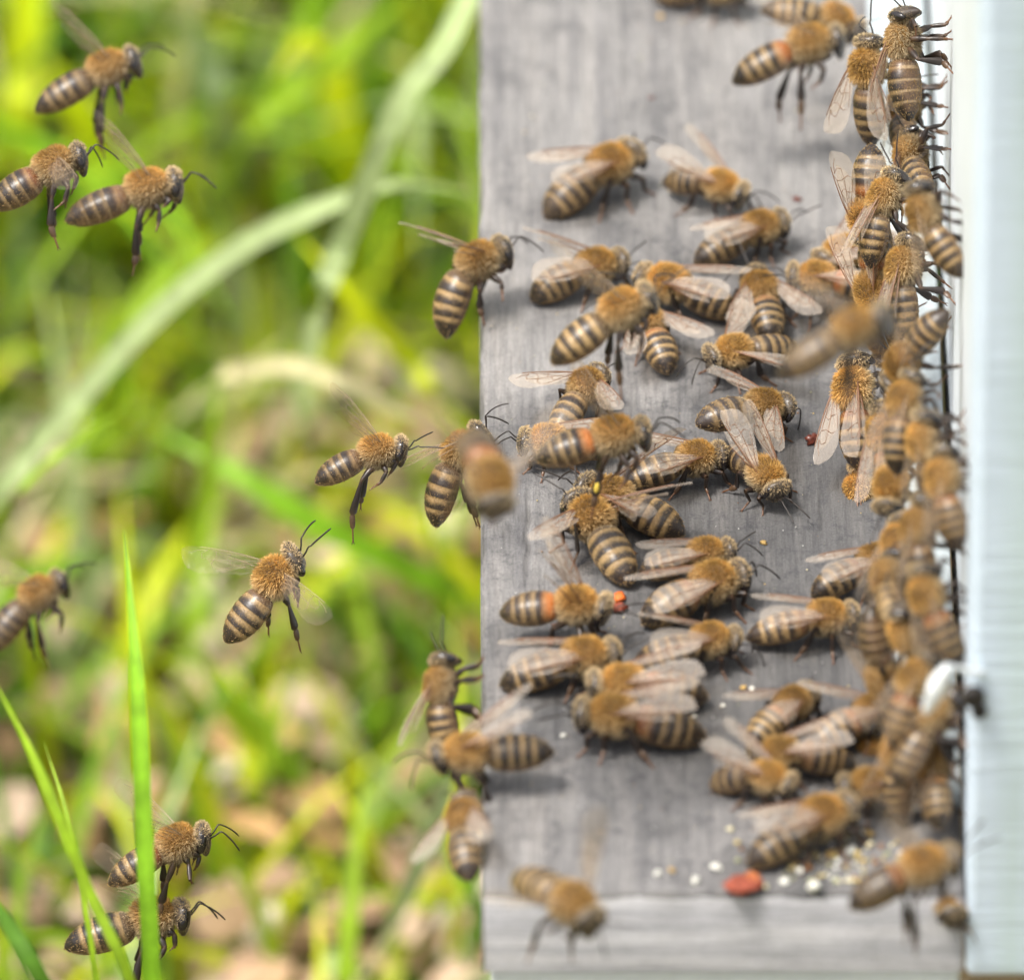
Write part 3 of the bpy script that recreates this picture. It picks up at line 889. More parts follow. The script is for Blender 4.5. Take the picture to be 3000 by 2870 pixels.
# ---- on the landing board, far end to near end
B('bee mostly cut off by the top edge of the picture', 2110, -34, 1985, -20, pitch=4)
B('bee standing alone near the far outer edge, nose raised, drooping abdomen', 1787, 482, 1586, 596, drop=2.4, h=4.4, pitch=10, wing=(14, 16, 10))
B('bee facing the viewer with pale lifted wings, behind the others', 2112, 545, 1922, 552, drop=1.2, hd=-32, h=3.6, pitch=2, wing=(24, 22, 30), hp=25, band=0.75)
B('bee in profile with folded tan wings, just below the head-on one', 2226, 668, 2045, 745, drop=1.2, wing=(10, 7, 22))
B('bee with one pale wing lifted, following the one climbing over the edge', 1747, 780, 1535, 850, drop=1.5, wing=(24, 22, 30), wingR=(10, 5, 30), band=0.8)
B('bee half hidden behind a blurred flier, abdomen pointing to the hive', 1958, 830, 2165, 905, drop=1.2, wing=(16, 10, 20))
B('bee walking away, dark pointed abdomen tip towards the viewer', 1893, 945, 1945, 1090, drop=1.4, pitch=4, wing=(30, 6, 0), hd=112)
B('bee walking away with one glassy wing folded low behind golden thorax', 2228, 848, 2262, 985, drop=1.0, wing=(34, 4, 0), hd=100)
B('bee facing outwards beside the huge blurred flier, wings spread low', 2150, 1030, 2330, 1010, drop=0.6, h=3.8, hd=202, wing=(58, 6, 0), hp=20)
B('bee turning away near the outer edge with spread wings and long antenna', 1718, 1130, 1622, 1262, drop=1.4, wing=(52, 12, 0), h=4.0)
B('bee whose face peeks out behind the flier carrying yellow pollen', 1605, 1290, 1790, 1330, drop=1.2, hd=185, wing=(14, 4, 10), hp=5)
B('bee with raised glossy abdomen and head bent down, mid board', 2238, 1190, 2050, 1245, drop=0.4, h=4.6, pitch=-8, droop=4, wing=(75, -8, 10), hp=30)
B('bee with broad tan stripes walking to the hive behind the yellow flier', 2040, 1342, 1830, 1395, drop=1.2, wing=(20, 14, 15), wingR=(30, 10, 20))
B('bee facing the viewer head on with dark face and swept-up wing', 2242, 1390, 2110, 1385, drop=1.2, hd=-58, h=3.6, pitch=-4, wing=(8, 34, 30), wingR=(12, 30, 30), hp=26, band=0.6, ant=2)
B('bee with one long straight wing held out, facing the outer edge', 1790, 1455, 2040, 1552, drop=1.2, wing=(38, 18, 0), wingR=(60, 24, 70), hp=8)
B('bee with two narrow shining wings and front leg stretched outwards', 1733, 1518, 1858, 1700, drop=1.4, wing=(60, 12, 20), wingR=(70, 14, 40), h=4.0)
B('bee behind its twin, both facing the hive, only thorax and wings clear', 2068, 1622, 1868, 1668, drop=1.0, wing=(12, 6, 15))
B('bee in front of its twin with bold stripes beside the orange crumb', 2090, 1705, 1862, 1800, drop=1.4, wing=(16, 4, 26), h=3.6)
B('bee with orange-banded waist hovering in to land at the outer edge', 1690, 1772, 1447, 1795, drop=0.7, h=5.6, pitch=4, wing=(40, 60, 20), orange=1.0, pollen=('rust', 0), hd=-4, tone=1.05)
B('bee with grey folded wings just behind the landed orange-waisted bee', 1712, 1925, 1468, 1985, drop=1.4, wing=(12, 5, 26))
B('bee with a single pink-white wing over its back, middle of the board', 2080, 1875, 1878, 1925, drop=1.2, wing=(10, 20, 30), wingR=(22, 12, 40), hp=20)
B('bee facing outwards, half covered by the bee in front of it', 1825, 2003, 2068, 2035, drop=1.0, wing=(14, 16, 20), hd=184, orange=0.5)
B('bee facing outwards with reddish abdomen and pale leg, dark shadow below', 1795, 2095, 2045, 2178, drop=1.4, wing=(12, 16, 15), hd=176, orange=0.4, h=4.0)
B('bee walking to the hive behind the bee with pink-white wing', 2422, 1808, 2212, 1845, drop=1.0, wing=(16, 10, 25), orange=0.3)
B('bee with black glossy abdomen disappearing into the crowd at the wall', 2565, 1642, 2388, 1716, drop=1.2, wing=(10, 3, 20), dark=0.7)
B('bee bent away with red-brown first stripes, next to translucent wings', 2322, 2062, 2178, 2172, drop=1.0, wing=(24, 16, 20), orange=0.8)
B('bee with dark orange stripes crawling under the crowd', 2560, 2085, 2388, 2158, drop=1.0, wing=(30, 20, 20), orange=0.7)
B('bee facing outwards with milky wings, behind the curled bee', 2285, 2208, 2435, 2245, drop=1.0, hd=188, wing=(16, 16, 20), hp=15)
B('bee with curled pale abdomen and lifted white wings near debris', 2250, 2278, 2060, 2320, drop=1.8, hd=-28, curl=50, wing=(22, 26, 25), hp=30, band=0.7)
B('bee with one long wing standing over the loose wax and pollen debris', 2408, 2392, 2190, 2505, drop=1.6, h=4.0, wing=(8, 10, 25))
B('bee whose dark eye shows beneath a long white wing', 2548, 2300, 2690, 2330, drop=0.8, hd=186, wing=(20, 10, 20), hp=15)
B('bee with orange thorax facing outwards, first bee off the hive wall', 2392, 812, 2560, 872, drop=0.8, h=5.0, hd=172, wing=(26, 16, 10), orange=0.8)
B('bee with tan translucent wings pointing down beside the striped upside-down bee', 2468, 742, 2540, 640, drop=0.5, h=5.5, hd=215, wing=(30, 18, 10), tone=1.1)
# ---- at the outer edge of the board
Fb('bee climbing over the outer edge with straw-coloured wing and hanging abdomen', 1402, 765, 29, 1288, 1002, 140, 22, 0, surf='side', droop=32, curl=28, wing=(56, 30, 40), hp=15, grav=None)
Fb('bee clinging to the edge face, seen from the side, wings hanging free', 1290, 2005, -38, 1322, 2195, 180, 6, 0, surf='side', wing=(6, 20, 20), hp=-6, curl=26, droop=6, ant=2)
Fb('bee leaning out over the outer edge, pale wing pointing back to the board', 1365, 2205, -54, 1622, 2195, 92, 24, 0, surf=None, wing=(24, 34, 20), hp=22, droop=-8, curl=4, clear=False)
Fb('bee climbing the edge face away from the viewer, dark abdomen tip lowest', 1358, 2395, -60, 1366, 2568, 150, 62, -1, surf='side', wing=(30, 8, 0), hp=25, dark=1.1)
# ---- in the air
Fb('blurred flying bee crossing in front of the walking-away bee', 1822, 905, -34, 1612, 1062, 118, 24, 0, wing=UPW, droop=6, curl=6)
Fb('flying bee with a yellow pollen load, orange waist, over the board', 1800, 1276, -26, 1546, 1348, 96, 16, 0, wing=UPW, orange=1.0, pollen=('yellow', -1), droop=4, curl=4)
Fb('huge dark blurred bee flying closest over the crowd', 2508, 958, -95, 2270, 1100, 125, 18, 0, wing=(70, 30, 10), dark=1.2, sc=1.12, droop=2, curl=2)
Fb('blurred bee flying to the entrance at the far end', 2372, 128, 52, 2160, 232, 112, 18, 0, wing=(60, 30, 10), orange=0.6, hp=10)
Fb('second blurred bee arriving above the far-end flier', 2450, 58, 62, 2270, 30, 80, 20, 0, wing=(60, 30, 10), tone=1.1)
Fb('topmost dark bee flying against the grass', 316, 200, 44, 116, 312, 118, 14, 0, wing=UPW, band=0.55, droop=4, curl=4, tone=0.95)
Fb('flying bee cut by the picture edge, hind legs dangling straight down', 160, 486, 12, -40, 612, 118, 12, 0, wing=(95, -16, 10), orange=0.3, droop=2, curl=3, ant=1)
Fb('flying bee overlapped by the one cut by the picture edge', 432, 552, 24, 172, 650, 106, 10, 0, wing=UPW, droop=2, curl=4, band=0.7)
Fb('sharp flying bee hovering before the board with one long hind leg lowered', 1106, 1322, 0, 915, 1412, 108, 14, 0, wing=(46, 58, 20), wingR=(60, 44, 20), band=0.75, droop=8, curl=8, hp=24, ant=2, stretch=-1)
Fb('flying bee seen from above with bold black and tan stripes', 806, 1690, 2, 650, 1918, 138, 52, 0, wing=(66, 26, 0), wingR=(92, 4, 0), droop=2, curl=4, hp=10)
Fb('bee behind the head-on blur, abdomen hanging beside the board edge', 1352, 1318, 4, 1288, 1502, 165, 10, 0, wing=(34, 20, 20), droop=20, curl=20)
Fb('very blurred bee flying straight at the viewer by the board edge', 1436, 1410, -84, 1376, 1272, 60, 55, 1, wing=FLYW, tone=0.85, band=0.6, sc=1.15)
Fb('blurred dark bee flying in at the picture edge below the middle', 112, 1738, 52, -20, 1880, 130, 20, 0, wing=FLYW, band=0.4)
Fb('sharp flying bee partly hidden by the upright grass blade, antennae raised', 520, 2468, 4, 325, 2585, 118, 20, 0, wing=(60, 40, 10), ant=1, droop=8)
Fb('lowest flying bee behind the grass blades, only head and tail showing', 448, 2688, 8, 212, 2762, 105, 16, 0, wing=(60, 40, 10), ant=1, droop=2, curl=4)
Fb('blurred bee flying off the near end, one wing straight up', 1678, 2648, -90, 1520, 2572, 76, 40, 1, wing=(80, 75, 10), wingR=(80, 10, 0), hp=15, dark=0.9, tone=0.9, sc=1.16)
Fb('blurred bee flying in at the near corner with dangling dark leg', 2705, 2535, -88, 2486, 2655, 112, 24, 0, wing=UPW, band=0.5)
Fb('blurred orange bee tucked against the near corner of the hive', 2775, 2640, -66, 2768, 2600, 110, 20, 1, surf='wall', wing=(14, 6, 10), tone=1.1, sc=0.92)
# ---- on the front wall of the hive, top to bottom
Fb('topmost bee on the hive wall, head up, belly plates showing', 2646, 118, 0, 2668, 345, 180, -16, 0, surf='wall', wing=(26, 16, 10), hp=-14, droop=4, curl=8)
Fb('bee with a bright orange pollen load and wing spread low, by the wall', 2542, 196, 12, 2606, 410, 172, 30, 0, surf='wall', wing=(44, 14, 0), pollen=('orange', 0), droop=4)
Fb('bee with black belly squeezed under the topmost wall bee', 2650, 312, 20, 2668, 452, 185, -20, -1, surf='wall', wing=(14, 6, 10), dark=0.7, band=0.4)
Fb('striped bee hanging head down in the wall crowd, tan wings behind', 2535, 632, 4, 2556, 462, 182, 48, 0, surf='wall', wing=(30, 26, 0), orange=0.6, hp=10)
Fb('bee with large shiny eye and stretched antenna looking at the entrance slot', 2592, 578, -4, 2556, 770, 185, 14, 0, surf='wall', wing=(8, 10, 10), hp=-4, ant=2)
Fb('second striped bee hanging head down, partly behind a white wing', 2556, 850, -2, 2598, 660, 182, 46, 0, surf='wall', wing=(40, 20, 0), orange=0.6)
Fb('blurred bee on the wall with abdomen tip reaching over the slot', 2705, 622, -38, 2792, 828, 190, 30, 0, surf='wall', wing=(20, 20, 0), hp=0)
Fb('bee upside down by the slot, dark eye at the bottom, white wing up', 2645, 1062, -34, 2700, 925, 182, 16, 0, surf='wall', wing=(16, 16, 10), hp=5)
Fb('bee with black face squeezed in the crowd below the huge flier', 2590, 985, 6, 2625, 800, 186, 36, 0, surf='wall', wing=(14, 8, 10), dark=0.7)
Fb('glossy striped bee climbing the wall with wings crossed to its side', 2500, 1140, 0, 2516, 1385, 180, 46, 0, surf='wall', wing=(22, 18, 0), tone=1.1)
Fb('blurred bee climbing below the upside-down bee, abdomen in shadow', 2706, 1290, -50, 2770, 1470, 196, 30, 0, surf='wall', wing=(26, 14, 0))
Fb('bee with golden ruff and one narrow wing pointing down to the board', 2522, 1440, 0, 2560, 1610, 182, 14, 0, surf='wall', wing=(28, 18, 20), tone=1.15)
Fb('blurred bee with pale wing in the thick of the crowd', 2610, 1420, -34, 2680, 1270, 200, 34, 0, surf='wall', wing=(26, 20, 0))
Fb('blurred bee with pale glints climbing next to the slot', 2690, 1540, -58, 2712, 1710, 184, 16, 0, surf='wall', wing=(16, 10, 0), band=0.6, dark=1.2)
Fb('blurred golden bee in the middle of the crowd', 2600, 1690, -50, 2592, 1880, 182, 36, 0, surf='wall', wing=(26, 16, 0), tone=1.15)
Fb('blurred bee by the slot with dark ringed abdomen pointing to the corner', 2715, 1742, -66, 2772, 1905, 190, 26, 0, surf='wall', wing=(18, 12, 0), orange=0.5)
Fb('bee with yellow-spotted stripes climbing up from the board', 2548, 1775, -14, 2502, 1980, 176, 46, 0, surf='wall', wing=(34, 16, 0))
Fb('bee head down with thick dark rings above the board', 2582, 2090, -26, 2500, 1958, 210, 40, 0, surf='wall', wing=(24, 20, 0), orange=0.7)
Fb('blurred bee climbing behind the white tab', 2682, 1985, -66, 2668, 2150, 184, 22, 0, surf='wall', wing=(24, 12, 0), tone=1.15)
Fb('blurred bee between the crowd and the thick-ringed one', 2592, 1990, -50, 2650, 1850, 205, 30, 0, surf='wall', wing=(20, 16, 0), tone=1.1)
Fb('big blurred bee low on the wall, two long white wings spread down', 2632, 2195, -60, 2650, 2405, 178, 30, 0, surf='wall', wing=(40, 26, 10), dark=1.1)
Fb('lowest bee on the wall, dark legs reaching for the strip', 2738, 2240, -62, 2726, 2392, 184, 0, 0, surf='wall', wing=(12, 8, 10), dark=0.8)
Fb('blurred bee under the upside-down one, half covered by its wings', 2650, 1170, -44, 2640, 1345, 184, 26, 0, surf='wall', wing=(22, 18, 0), tone=1.1)
Fb('blurred bee next to the slot, third of those below the upside-down bee', 2762, 1400, -62, 2772, 1560, 186, 8, 0, surf='wall', wing=(10, 8, 0), sc=0.96)
Fb('bee squeezed behind the blurred ones, beside the glossy striped climber', 2590, 1265, -16, 2600, 1460, 182, 30, 0, surf='wall', wing=(24, 16, 0), tone=1.1)
Fb('blurred bee covering the one with the golden ruff', 2632, 1590, -42, 2560, 1740, 150, 40, 0, surf='wall', wing=(28, 18, 0))
Fb('blurred bee pressed flat between the slot and the golden bee', 2655, 1850, -60, 2730, 1960, 215, 40, 0, surf='wall', wing=(24, 16, 0), tone=1.1)
Fb('blurred bee right under the white tab', 2742, 2095, -66, 2690, 2240, 165, 14, 0, surf='wall', wing=(16, 12, 0), dark=1.1)
Fb('blurred bee whose back rises above the bee with the dark eye', 2556, 2215, -44, 2640, 2330, 205, 46, 0, surf='wall', wing=(34, 20, 0))
Fb('bee buried behind the second head-down striped bee', 2648, 780, -8, 2640, 960, 184, 20, 0, surf='wall', wing=(16, 10, 0))
Fb('dark bee between the belly-up bees and the shiny-eyed one', 2668, 452, 10, 2690, 560, 186, 6, -1, surf='wall', wing=(12, 6, 0), dark=0.7)
for args in BEES:
    build_bee(*args)

# ------------------------------------------------------------------ crumbs on the board
def lump(name, cen, size, mat, seed, flat=0.5):
    r = np.random.default_rng(seed)
    V = []; na, nb = 7, 9
    off = r.uniform(0.55, 1.3, (na, nb))
    for i in range(na):
        th = math.pi*(i+0.05)/(na-1+0.1)
        for j in range(nb):
            ph = 2*math.pi*j/nb
            q = off[i, j]
            V.append((size*q*math.sin(th)*math.cos(ph), size*q*0.8*math.sin(th)*math.sin(ph), size*flat*q*math.cos(th)))
    me = mesh_np(name, V, grid_faces(na, nb, True)[:, ::-1], mats=[mat], smooth=False)
    o = link(name, me, None, Matrix.Translation(cen) @ Matrix.Rotation(r.uniform(0, 6), 4, 'Z'))
    return o
def onb(u, v, s, flat=0.5):
    return at_z(u, v, H+s*flat*0.7)
WAX = plain('wax_white', (0.66, 0.65, 0.58), 0.8, 0, 0.2, 3000, 0.3)
YEL = plain('pollen_crumb', (0.45, 0.30, 0.11), 0.9, 0, 0.3, 3000)
REDP = plain('propolis_red', (0.22, 0.055, 0.032), 0.8, 0, 0.2, 1500, 0.5)
ORAD = plain('propolis_dull_orange', (0.40, 0.13, 0.05), 0.8, 0, 0.2, 1500, 0.5)
ORA = plain('propolis_orange', (0.66, 0.14, 0.02), 0.6, 0, 0.5, 1500)
SEEDM = plain('seed_brown', (0.10, 0.022, 0.012), 0.3, 0, 0.5, 1500)
crumbs = [
    ('propolis_lump', 2180, 2588, 2.9, REDP, .3, 'red resin lump at the near end of the board', 'resin'),
    ('propolis_lump', 2208, 2574, 1.5, ORAD, .5, 'orange resin piece on top of the red lump', 'resin'),
    ('propolis_crumb', 1814, 1752, 1.05, ORA, .6, 'bright orange resin crumb in front of the orange-waisted bee', 'resin'),
    ('propolis_crumb', 1812, 1782, 1.2, REDP, .5, 'dark red resin crumb just below the bright orange one', 'resin'),
    ('seed', 2378, 1285, 1.1, SEEDM, .55, 'dark red-brown seed lying by the wall crowd', 'seed'),
    ('wax_crumb', 2205, 2018, .6, WAX, .5, 'white wax crumb beside a flat orange flake, middle of the board', 'crumb'),
    ('pollen_crumb', 2178, 2012, .55, YEL, .35, 'flat orange flake beside the white wax crumb', 'crumb'),
    ('wax_crumb', 2118, 2065, .4, WAX, .5, 'tiny cream wax crumb below the orange flake', 'crumb'),
    ('wax_crumb', 2032, 2098, .45, WAX, .4, 'white wax flake touching the reddish bee abdomen', 'crumb'),
    ('wax_crumb', 1652, 2153, .5, WAX, .4, 'white wax flake by the antennae of the reddish bee', 'crumb'),
    ('wax_crumb', 1928, 2555, .65, WAX, .6, 'pale round wax crumb on the bare near part of the board', 'crumb'),
    ('pollen_crumb', 1968, 2548, .6, YEL, .6, 'tan pollen crumb touching the pale round one', 'crumb'),
    ('wax_crumb', 2038, 2578, .75, WAX, .6, 'white wax crumb left of the red resin lump', 'crumb'),
    ('wax_crumb', 2098, 2538, .9, WAX, .45, 'flat white wax flake above the red resin lump', 'crumb'),
    ('wax_crumb', 2385, 2595, 1.1, WAX, .7, 'largest white wax crumb, at the near edge', 'crumb'),
    ('wax_crumb', 2345, 2548, .8, WAX, .5, 'white wax crumb behind the largest one', 'crumb'),
    ('wax_crumb', 2300, 2580, .8, WAX, .5, 'white wax crumb between red lump and the largest one', 'crumb'),
    ('wax_crumb', 2490, 2490, 1.0, WAX, .5, 'white wax flake under the long-winged bee face', 'crumb'),
    ('pollen_crumb', 2430, 2500, .8, YEL, .6, 'yellow pollen crumb in the debris heap', 'crumb'),
    ('pollen_crumb', 2545, 2440, .8, YEL, .7, 'yellow pollen crumb topmost in the debris heap', 'crumb'),
    ('wax_crumb', 2142, 1585, .45, YEL, .5, 'small yellow crumb in front of the head-on bee', 'crumb'),
    ('pollen_crumb', 2238, 1590, .6, YEL, .45, 'pale yellow flake on the dark stained wood', 'crumb'),
    ('pollen_crumb', 2335, 582, .8, SEEDM, .1, 'flat red-brown fleck on the far board', 'crumb'),
    ('pollen_crumb', 1935, 48, .6, YEL, .4, 'yellow crumb at the far end of the board', 'crumb'),
    ('pollen_crumb', 1908, 286, .5, SEEDM, .12, 'reddish fleck on the far board, outer half', 'crumb'),
    ('wax_crumb', 2478, 1838, .4, WAX, .5, 'white crumb under the legs of the bee behind the pink wing', 'crumb'),
]
for i, (nm, u, v, s, m, fl, lab, cat) in enumerate(crumbs):
    s *= 0.8 if cat == 'crumb' else 0.9
    tag(lump(nm, onb(u, v, s*MM, fl), s*MM, m, 40+i, fl), lab, cat)
# fine dust and chips, uncountable
def chips():
    r = np.random.default_rng(11)
    V = []; F = []; C = []
    pal = [(0.62, 0.45, 0.16), (0.75, 0.74, 0.68), (0.45, 0.36, 0.16), (0.28, 0.13, 0.05), (0.66, 0.6, 0.4), (0.35, 0.36, 0.2)]
    def chip(u, v, s):
        c = at_z(u, v, H+s*0.4*MM)
        col = pal[int(r.integers(0, len(pal)))]
        b = len(V)
        for q in ((1, 0, 0), (-1, 0, 0), (0, 1, 0), (0, -1, 0), (0, 0, .7), (0, 0, -.7)):
            V.append(tuple(np.array(c)+np.array(q)*s*MM*r.uniform(.5, 1.2)+r.normal(0, .12, 3)*s*MM)); C.append(col)
        for f in ((0, 2, 4), (2, 1, 4), (1, 3, 4), (3, 0, 4), (2, 0, 5), (1, 2, 5), (3, 1, 5), (0, 3, 5)):
            F.append(tuple(b+i for i in f))
    for i in range(150):
        u, v = 2455+r.normal(0, 105), 2515+r.normal(0, 48)
        if u < 2780 and v < 2600 and v > 2380: chip(u, v, r.uniform(.15, .65))
    for i in range(260):
        chip(r.uniform(1430, 2560), r.uniform(900, 2600), r.uniform(.05, .16))
    for i in range(60):
        chip(r.uniform(1430, 2500), r.uniform(0, 900), r.uniform(.08, .22))
    return mesh_np('debris', V, F, C, [vcol_mat('debris_mat', 0.7, 0.3)], smooth=False)
tag(link('debris', chips()), 'fine wax and pollen dust scattered on the landing board', 'debris', kind='stuff')

# ------------------------------------------------------------------ grass
def blade(P, W, N0, cols, fold=0.25):
    """ribbon with a keel: P centre points, W half widths, N0 facing direction"""
    V = []; C = []
    n = len(P)
    for i in range(n):
        t = (P[min(i+1, n-1)]-P[max(i-1, 0)]).normalized()
        s = t.cross(N0)
        s = s.normalized() if s.length > 1e-6 else Vector((1, 0, 0))
        nn = s.cross(t)
        for k in (-1, 0, 1):
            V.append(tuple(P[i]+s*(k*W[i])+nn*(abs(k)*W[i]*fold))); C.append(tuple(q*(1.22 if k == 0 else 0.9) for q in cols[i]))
    return V, C
def catmull(P, m=6):
    out = []
    P = [P[0]*2-P[1]]+P+[P[-1]*2-P[-2]]
    for i in range(1, len(P)-2):
        for k in range(m):
            t = k/m; a, b, c, d = P[i-1], P[i], P[i+1], P[i+2]
            out.append(0.5*((2*b)+(c-a)*t+(2*a-5*b+4*c-d)*t*t+(3*b-a-3*c+d)*t**3))
    out.append(P[-2]); return out
GP = {'bright': (0.26, 0.52, 0.025), 'dark': (0.10, 0.23, 0.02), 'pale': (0.42, 0.52, 0.24), 'yellow': (0.60, 0.68, 0.012), 'mid': (0.30, 0.47, 0.022), 'straw': (0.66, 0.60, 0.34), 'grey': (0.35, 0.45, 0.23)}
S = 3000/1961.0
def grass_thing(label, pts, wpx, tone, taper=True, twist=0.0):
    """pts: (view x, view y, depth mm or None for the ground), the root first"""
    P = []
    for (x, y, d) in pts:
        P.append(at_z(x*S, y*S, 0.0) if d is None else at_depth(x*S, y*S, d*1.4 if d > 50 else d))
    P = catmull(P, 6); n = len(P)
    W = []
    for i in range(n):
        t = i/(n-1)
        dep = (P[i]-CAMP).dot(FWD)
        w = wpx*S*0.5*dep/FPX
        W.append(w*(max(0.03, min(1, (1-t)*3.2)) if taper else 1)*(0.75+0.25*min(1, t*4)))
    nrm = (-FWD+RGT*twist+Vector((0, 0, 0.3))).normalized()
    base = np.array(GP[tone])
    cols = [tuple(base*(0.85+0.3*i/n)) for i in range(n)]
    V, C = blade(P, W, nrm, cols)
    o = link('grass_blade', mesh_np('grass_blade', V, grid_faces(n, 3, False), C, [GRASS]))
    tag(o, label, 'grass blade', 'tall grass blades beside the hive')
grass_thing('upright bright green blade in front of the two lowest flying bees', [(300, 2300, -20), (292, 1900, -36), (276, 1600, -42), (262, 1300, -44), (238, 1015, -40)], 34, 'bright')
grass_thing('dark green blade slanting from the picture edge to the lowest bee', [(330, 2150, -30), (250, 1880, -46), (172, 1710, -48), (110, 1560, -50), (50, 1420, -50), (-30, 1270, -50)], 22, 'mid')
grass_thing('thin green blade just beside the dark slanting one', [(215, 2100, -26), (186, 1880, -32), (158, 1710, -34), (128, 1560, -34), (84, 1420, -30)], 11, 'mid')
grass_thing('broad dark blade crossing the bottom corner under the slanting ones', [(150, 1990, -50), (70, 1860, -55), (20, 1775, -55), (-60, 1660, -55)], 30, 'dark')
grass_thing('broad pale blade arching across the whole grass behind the bees', [(-160, 1220, None), (-30, 985, 120), (140, 775, 118), (300, 602, 116), (450, 482, 114), (600, 404, 112), (760, 352, 112), (920, 372, 116)], 44, 'pale')
grass_thing('pale blade descending steeply beside the far end of the board', [(560, 900, None), (610, 600, 120), (650, 480, 112), (700, 360, 106), (735, 270, 102), (780, 175, 100), (850, 90, 100), (910, -40, 100)], 48, 'pale', False)
grass_thing('blade with a bright straw highlight arching above the hovering bee', [(300, 860, None), (400, 735, 150), (480, 708, 140), (570, 704, 134), (660, 735, 130), (770, 790, 130), (900, 835, 134)], 36, 'straw')
grass_thing('green diagonal blade rising to the top behind the steep pale one', [(350, 500, None), (470, 262, 190), (570, 172, 184), (680, 78, 180), (790, -20, 176)], 46, 'mid')
grass_thing('green blade behind the overlapped flying bee', [(130, 830, None), (210, 660, 190), (300, 545, 186), (430, 440, 184)], 40, 'mid')
grass_thing('yellow-green blade falling towards the bee at the board edge', [(960, 900, None), (850, 770, 160), (790, 700, 152), (720, 622, 148), (645, 540, 146), (560, 440, 146)], 34, 'yellow')
grass_thing('wide green blade running diagonally behind the hovering bee', [(1000, 1260, None), (900, 1160, 170), (770, 1085, 160), (600, 1000, 156), (440, 900, 156), (290, 820, 160)], 52, 'bright')
grass_thing('upright green blade behind the striped flying bee', [(300, 1260, None), (345, 1130, 170), (378, 1000, 150), (408, 850, 142), (420, 700, 140)], 34, 'mid')
grass_thing('dark green blade sloping down below the striped flying bee', [(620, 1620, None), (585, 1550, 190), (520, 1450, 168), (430, 1330, 160), (330, 1190, 156)], 54, 'mid')
grass_thing('bright yellow blade at the top picture corner', [(0, 420, None), (28, 270, 220), (42, 130, 214), (60, -40, 210)], 70, 'yellow', False)
grass_thing('pale blade behind the topmost flying bee', [(450, 330, None), (425, 230, 215), (395, 110, 206), (330, 10, 200)], 54, 'grey')
grass_thing('sunlit yellow blade beneath the topmost flying bee', [(260, 390, None), (210, 310, 216), (165, 235, 206), (105, 150, 200)], 70, 'yellow', False)
grass_thing('pale blurred blade rising beside the lowest edge bee', [(690, 1960, None), (730, 1840, 150), (785, 1700, 120), (850, 1540, 100), (875, 1440, 92)], 38, 'grey')
grass_thing('whitish flat blade low in the grass near the dry leaves', [(900, 1830, None), (820, 1750, 190), (740, 1705, 178), (640, 1660, 170), (550, 1635, 168)], 30, 'straw')
grass_thing('yellow-green blade behind the pale one at the picture bottom', [(820, 1990, None), (790, 1880, 180), (770, 1760, 160), (700, 1600, 150), (640, 1500, 150)], 34, 'yellow')
grass_thing('thin green blade touching the arching pale blade at the picture edge', [(-60, 1060, None), (20, 960, 96), (110, 870, 90), (240, 780, 86)], 16, 'mid')

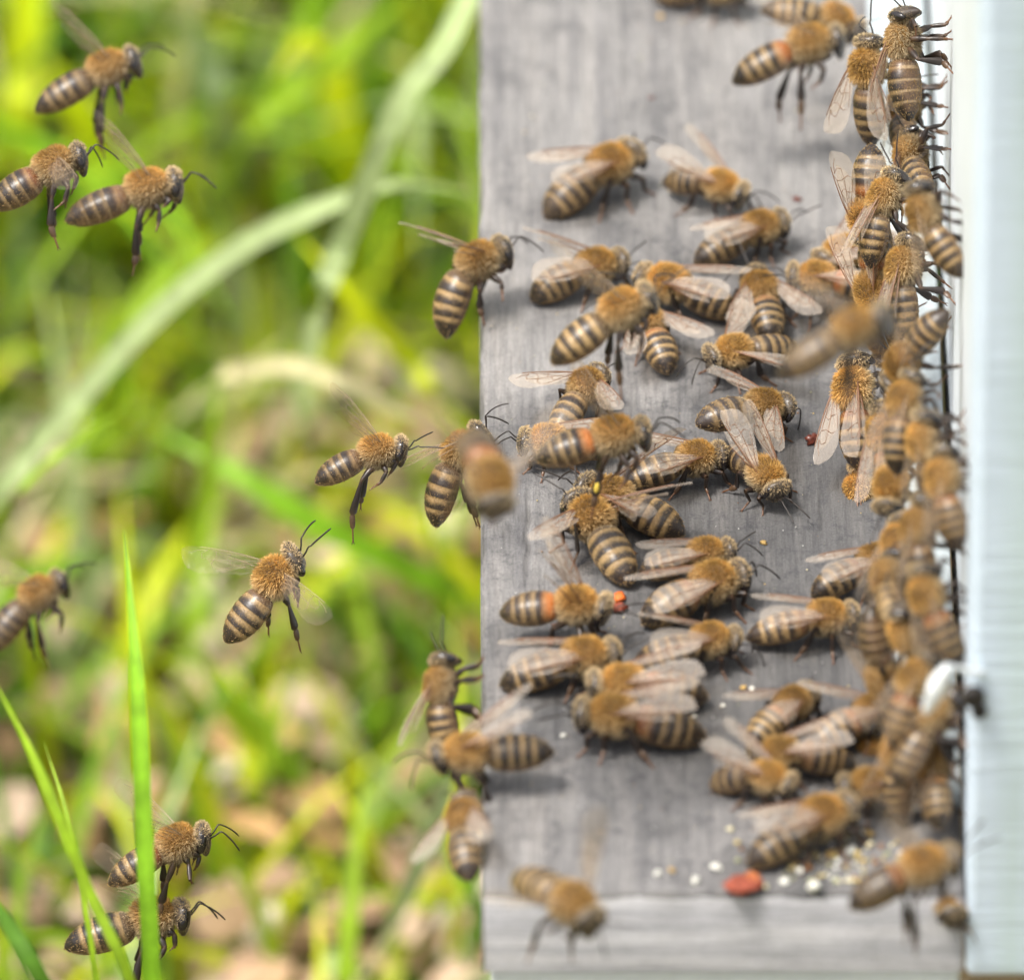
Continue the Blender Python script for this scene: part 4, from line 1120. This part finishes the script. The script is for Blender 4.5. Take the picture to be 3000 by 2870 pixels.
def grass_field():
    """short and tall blades everywhere round the hive, thick in view"""
    r = np.random.default_rng(21)
    V = []; C = []; n = 6
    c0 = at_z(700, 1435, 0)
    pal = np.array([GP['bright'], GP['mid'], GP['yellow'], GP['dark'], GP['pale'], GP['yellow'], GP['straw'], GP['mid']])
    pts = []
    for i in range(6200): pts.append((c0.x+r.normal(0, 0.10), c0.y+r.normal(0.03, 0.16), 1))
    for i in range(26000): pts.append((r.uniform(-2.2, 2.2), r.uniform(-1.5, 2.6), 0))
    N_ = 0
    for (x, y, near) in pts:
        if x > XW-0.03 and x < XW+0.42 and YN-0.05 < y < YB+0.05: continue
        # keep the sight lines to the board free
        if y < YN+0.06 and abs(x) < 0.5 and y > -2.4: hmax = 0.05 if y > -0.5 else 0.12
        else: hmax = 0.15
        # bare, leafy patches nearer the viewer
        if near and y < c0.y-0.02 and r.random() < 0.55: continue
        if abs(x-c0.x) < 0.2 and -0.6 < y < c0.y+0.01:
            if not near and r.random() < 0.66: continue
            hmax = 0.075
        L = r.uniform(0.4, 1.0)*hmax
        az = r.uniform(0, 6.283); lean = r.uniform(0.2, 1.9)
        w = r.uniform(0.0007, 0.0021)*(1.0 if near else 1.5)
        col = pal[int(r.integers(0, len(pal)))]*r.uniform(0.7, 1.25)
        p = np.array((x, y, -0.003)); a = 0.1
        d = np.array((math.cos(az), math.sin(az))); s = np.array((-d[1], d[0], 0))
        for k in range(n):
            t = k/(n-1)
            ww = w*(1-t**2.2)+0.0001
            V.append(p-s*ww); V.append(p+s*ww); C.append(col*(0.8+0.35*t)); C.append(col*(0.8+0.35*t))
            a += lean/(n-1)*(0.5+t*1.6)
            p = p+np.array((d[0]*math.sin(a), d[1]*math.sin(a), math.cos(a)))*L/(n-1)
        N_ += 1
    q = np.arange(n-1)*2
    one = np.stack([q, q+1, q+3, q+2], -1)
    F = (np.arange(N_)[:, None, None]*(2*n)+one[None]).reshape(-1, 4)
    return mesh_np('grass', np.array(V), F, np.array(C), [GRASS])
tag(link('grass', grass_field()), 'sunlit green grass growing on the ground beside the hive', 'grass', kind='stuff')

def litter():
    r = np.random.default_rng(5)
    V = []; C = []; F = []
    pal = [(0.58, 0.42, 0.30), (0.50, 0.33, 0.22), (0.60, 0.46, 0.34), (0.44, 0.29, 0.17), (0.62, 0.38, 0.18), (0.60, 0.52, 0.40), (0.30, 0.20, 0.11)]
    c0 = at_z(650, 1900, 0)
    for i in range(2900):
        if i < 2200: x, y = c0.x+r.normal(0, 0.09), c0.y+r.normal(0.0, 0.11)
        else: x, y = r.uniform(-1.6, 1.2), r.uniform(-1, 1.8)
        if XW-0.03 < x < XW+0.42 and YN-0.05 < y < YB+0.05: continue
        L = r.uniform(0.0025, 0.007); W = L*r.uniform(0.3, 0.6)
        az = r.uniform(0, 6.283); z = r.uniform(0.004, 0.03); tilt = r.normal(0, 0.35, 2); cu = r.uniform(-1, 1)*0.5
        col = np.array(pal[int(r.integers(0, len(pal)))])*r.uniform(0.8, 1.2)
        b = len(V); m = 6
        for k in range(m):
            t = k/(m-1)*2-1
            w = W*(1-t*t)**0.6+0.0002
            for s in (-1, 0, 1):
                lx, ly = t*L, s*w
                zz = z+cu*(t*t)*L*0.5+abs(s)*w*0.35+lx*tilt[0]+ly*tilt[1]
                V.append((x+lx*math.cos(az)-ly*math.sin(az), y+lx*math.sin(az)+ly*math.cos(az), max(0.001, zz))); C.append(col)
        F.append(grid_faces(m, 3, False, b))
    return mesh_np('leaves', np.array(V), np.concatenate(F), np.array(C), [LITTER])
tag(link('leaves', litter()), 'dry beige and brown fallen leaves littering the soil', 'leaf litter', kind='stuff')
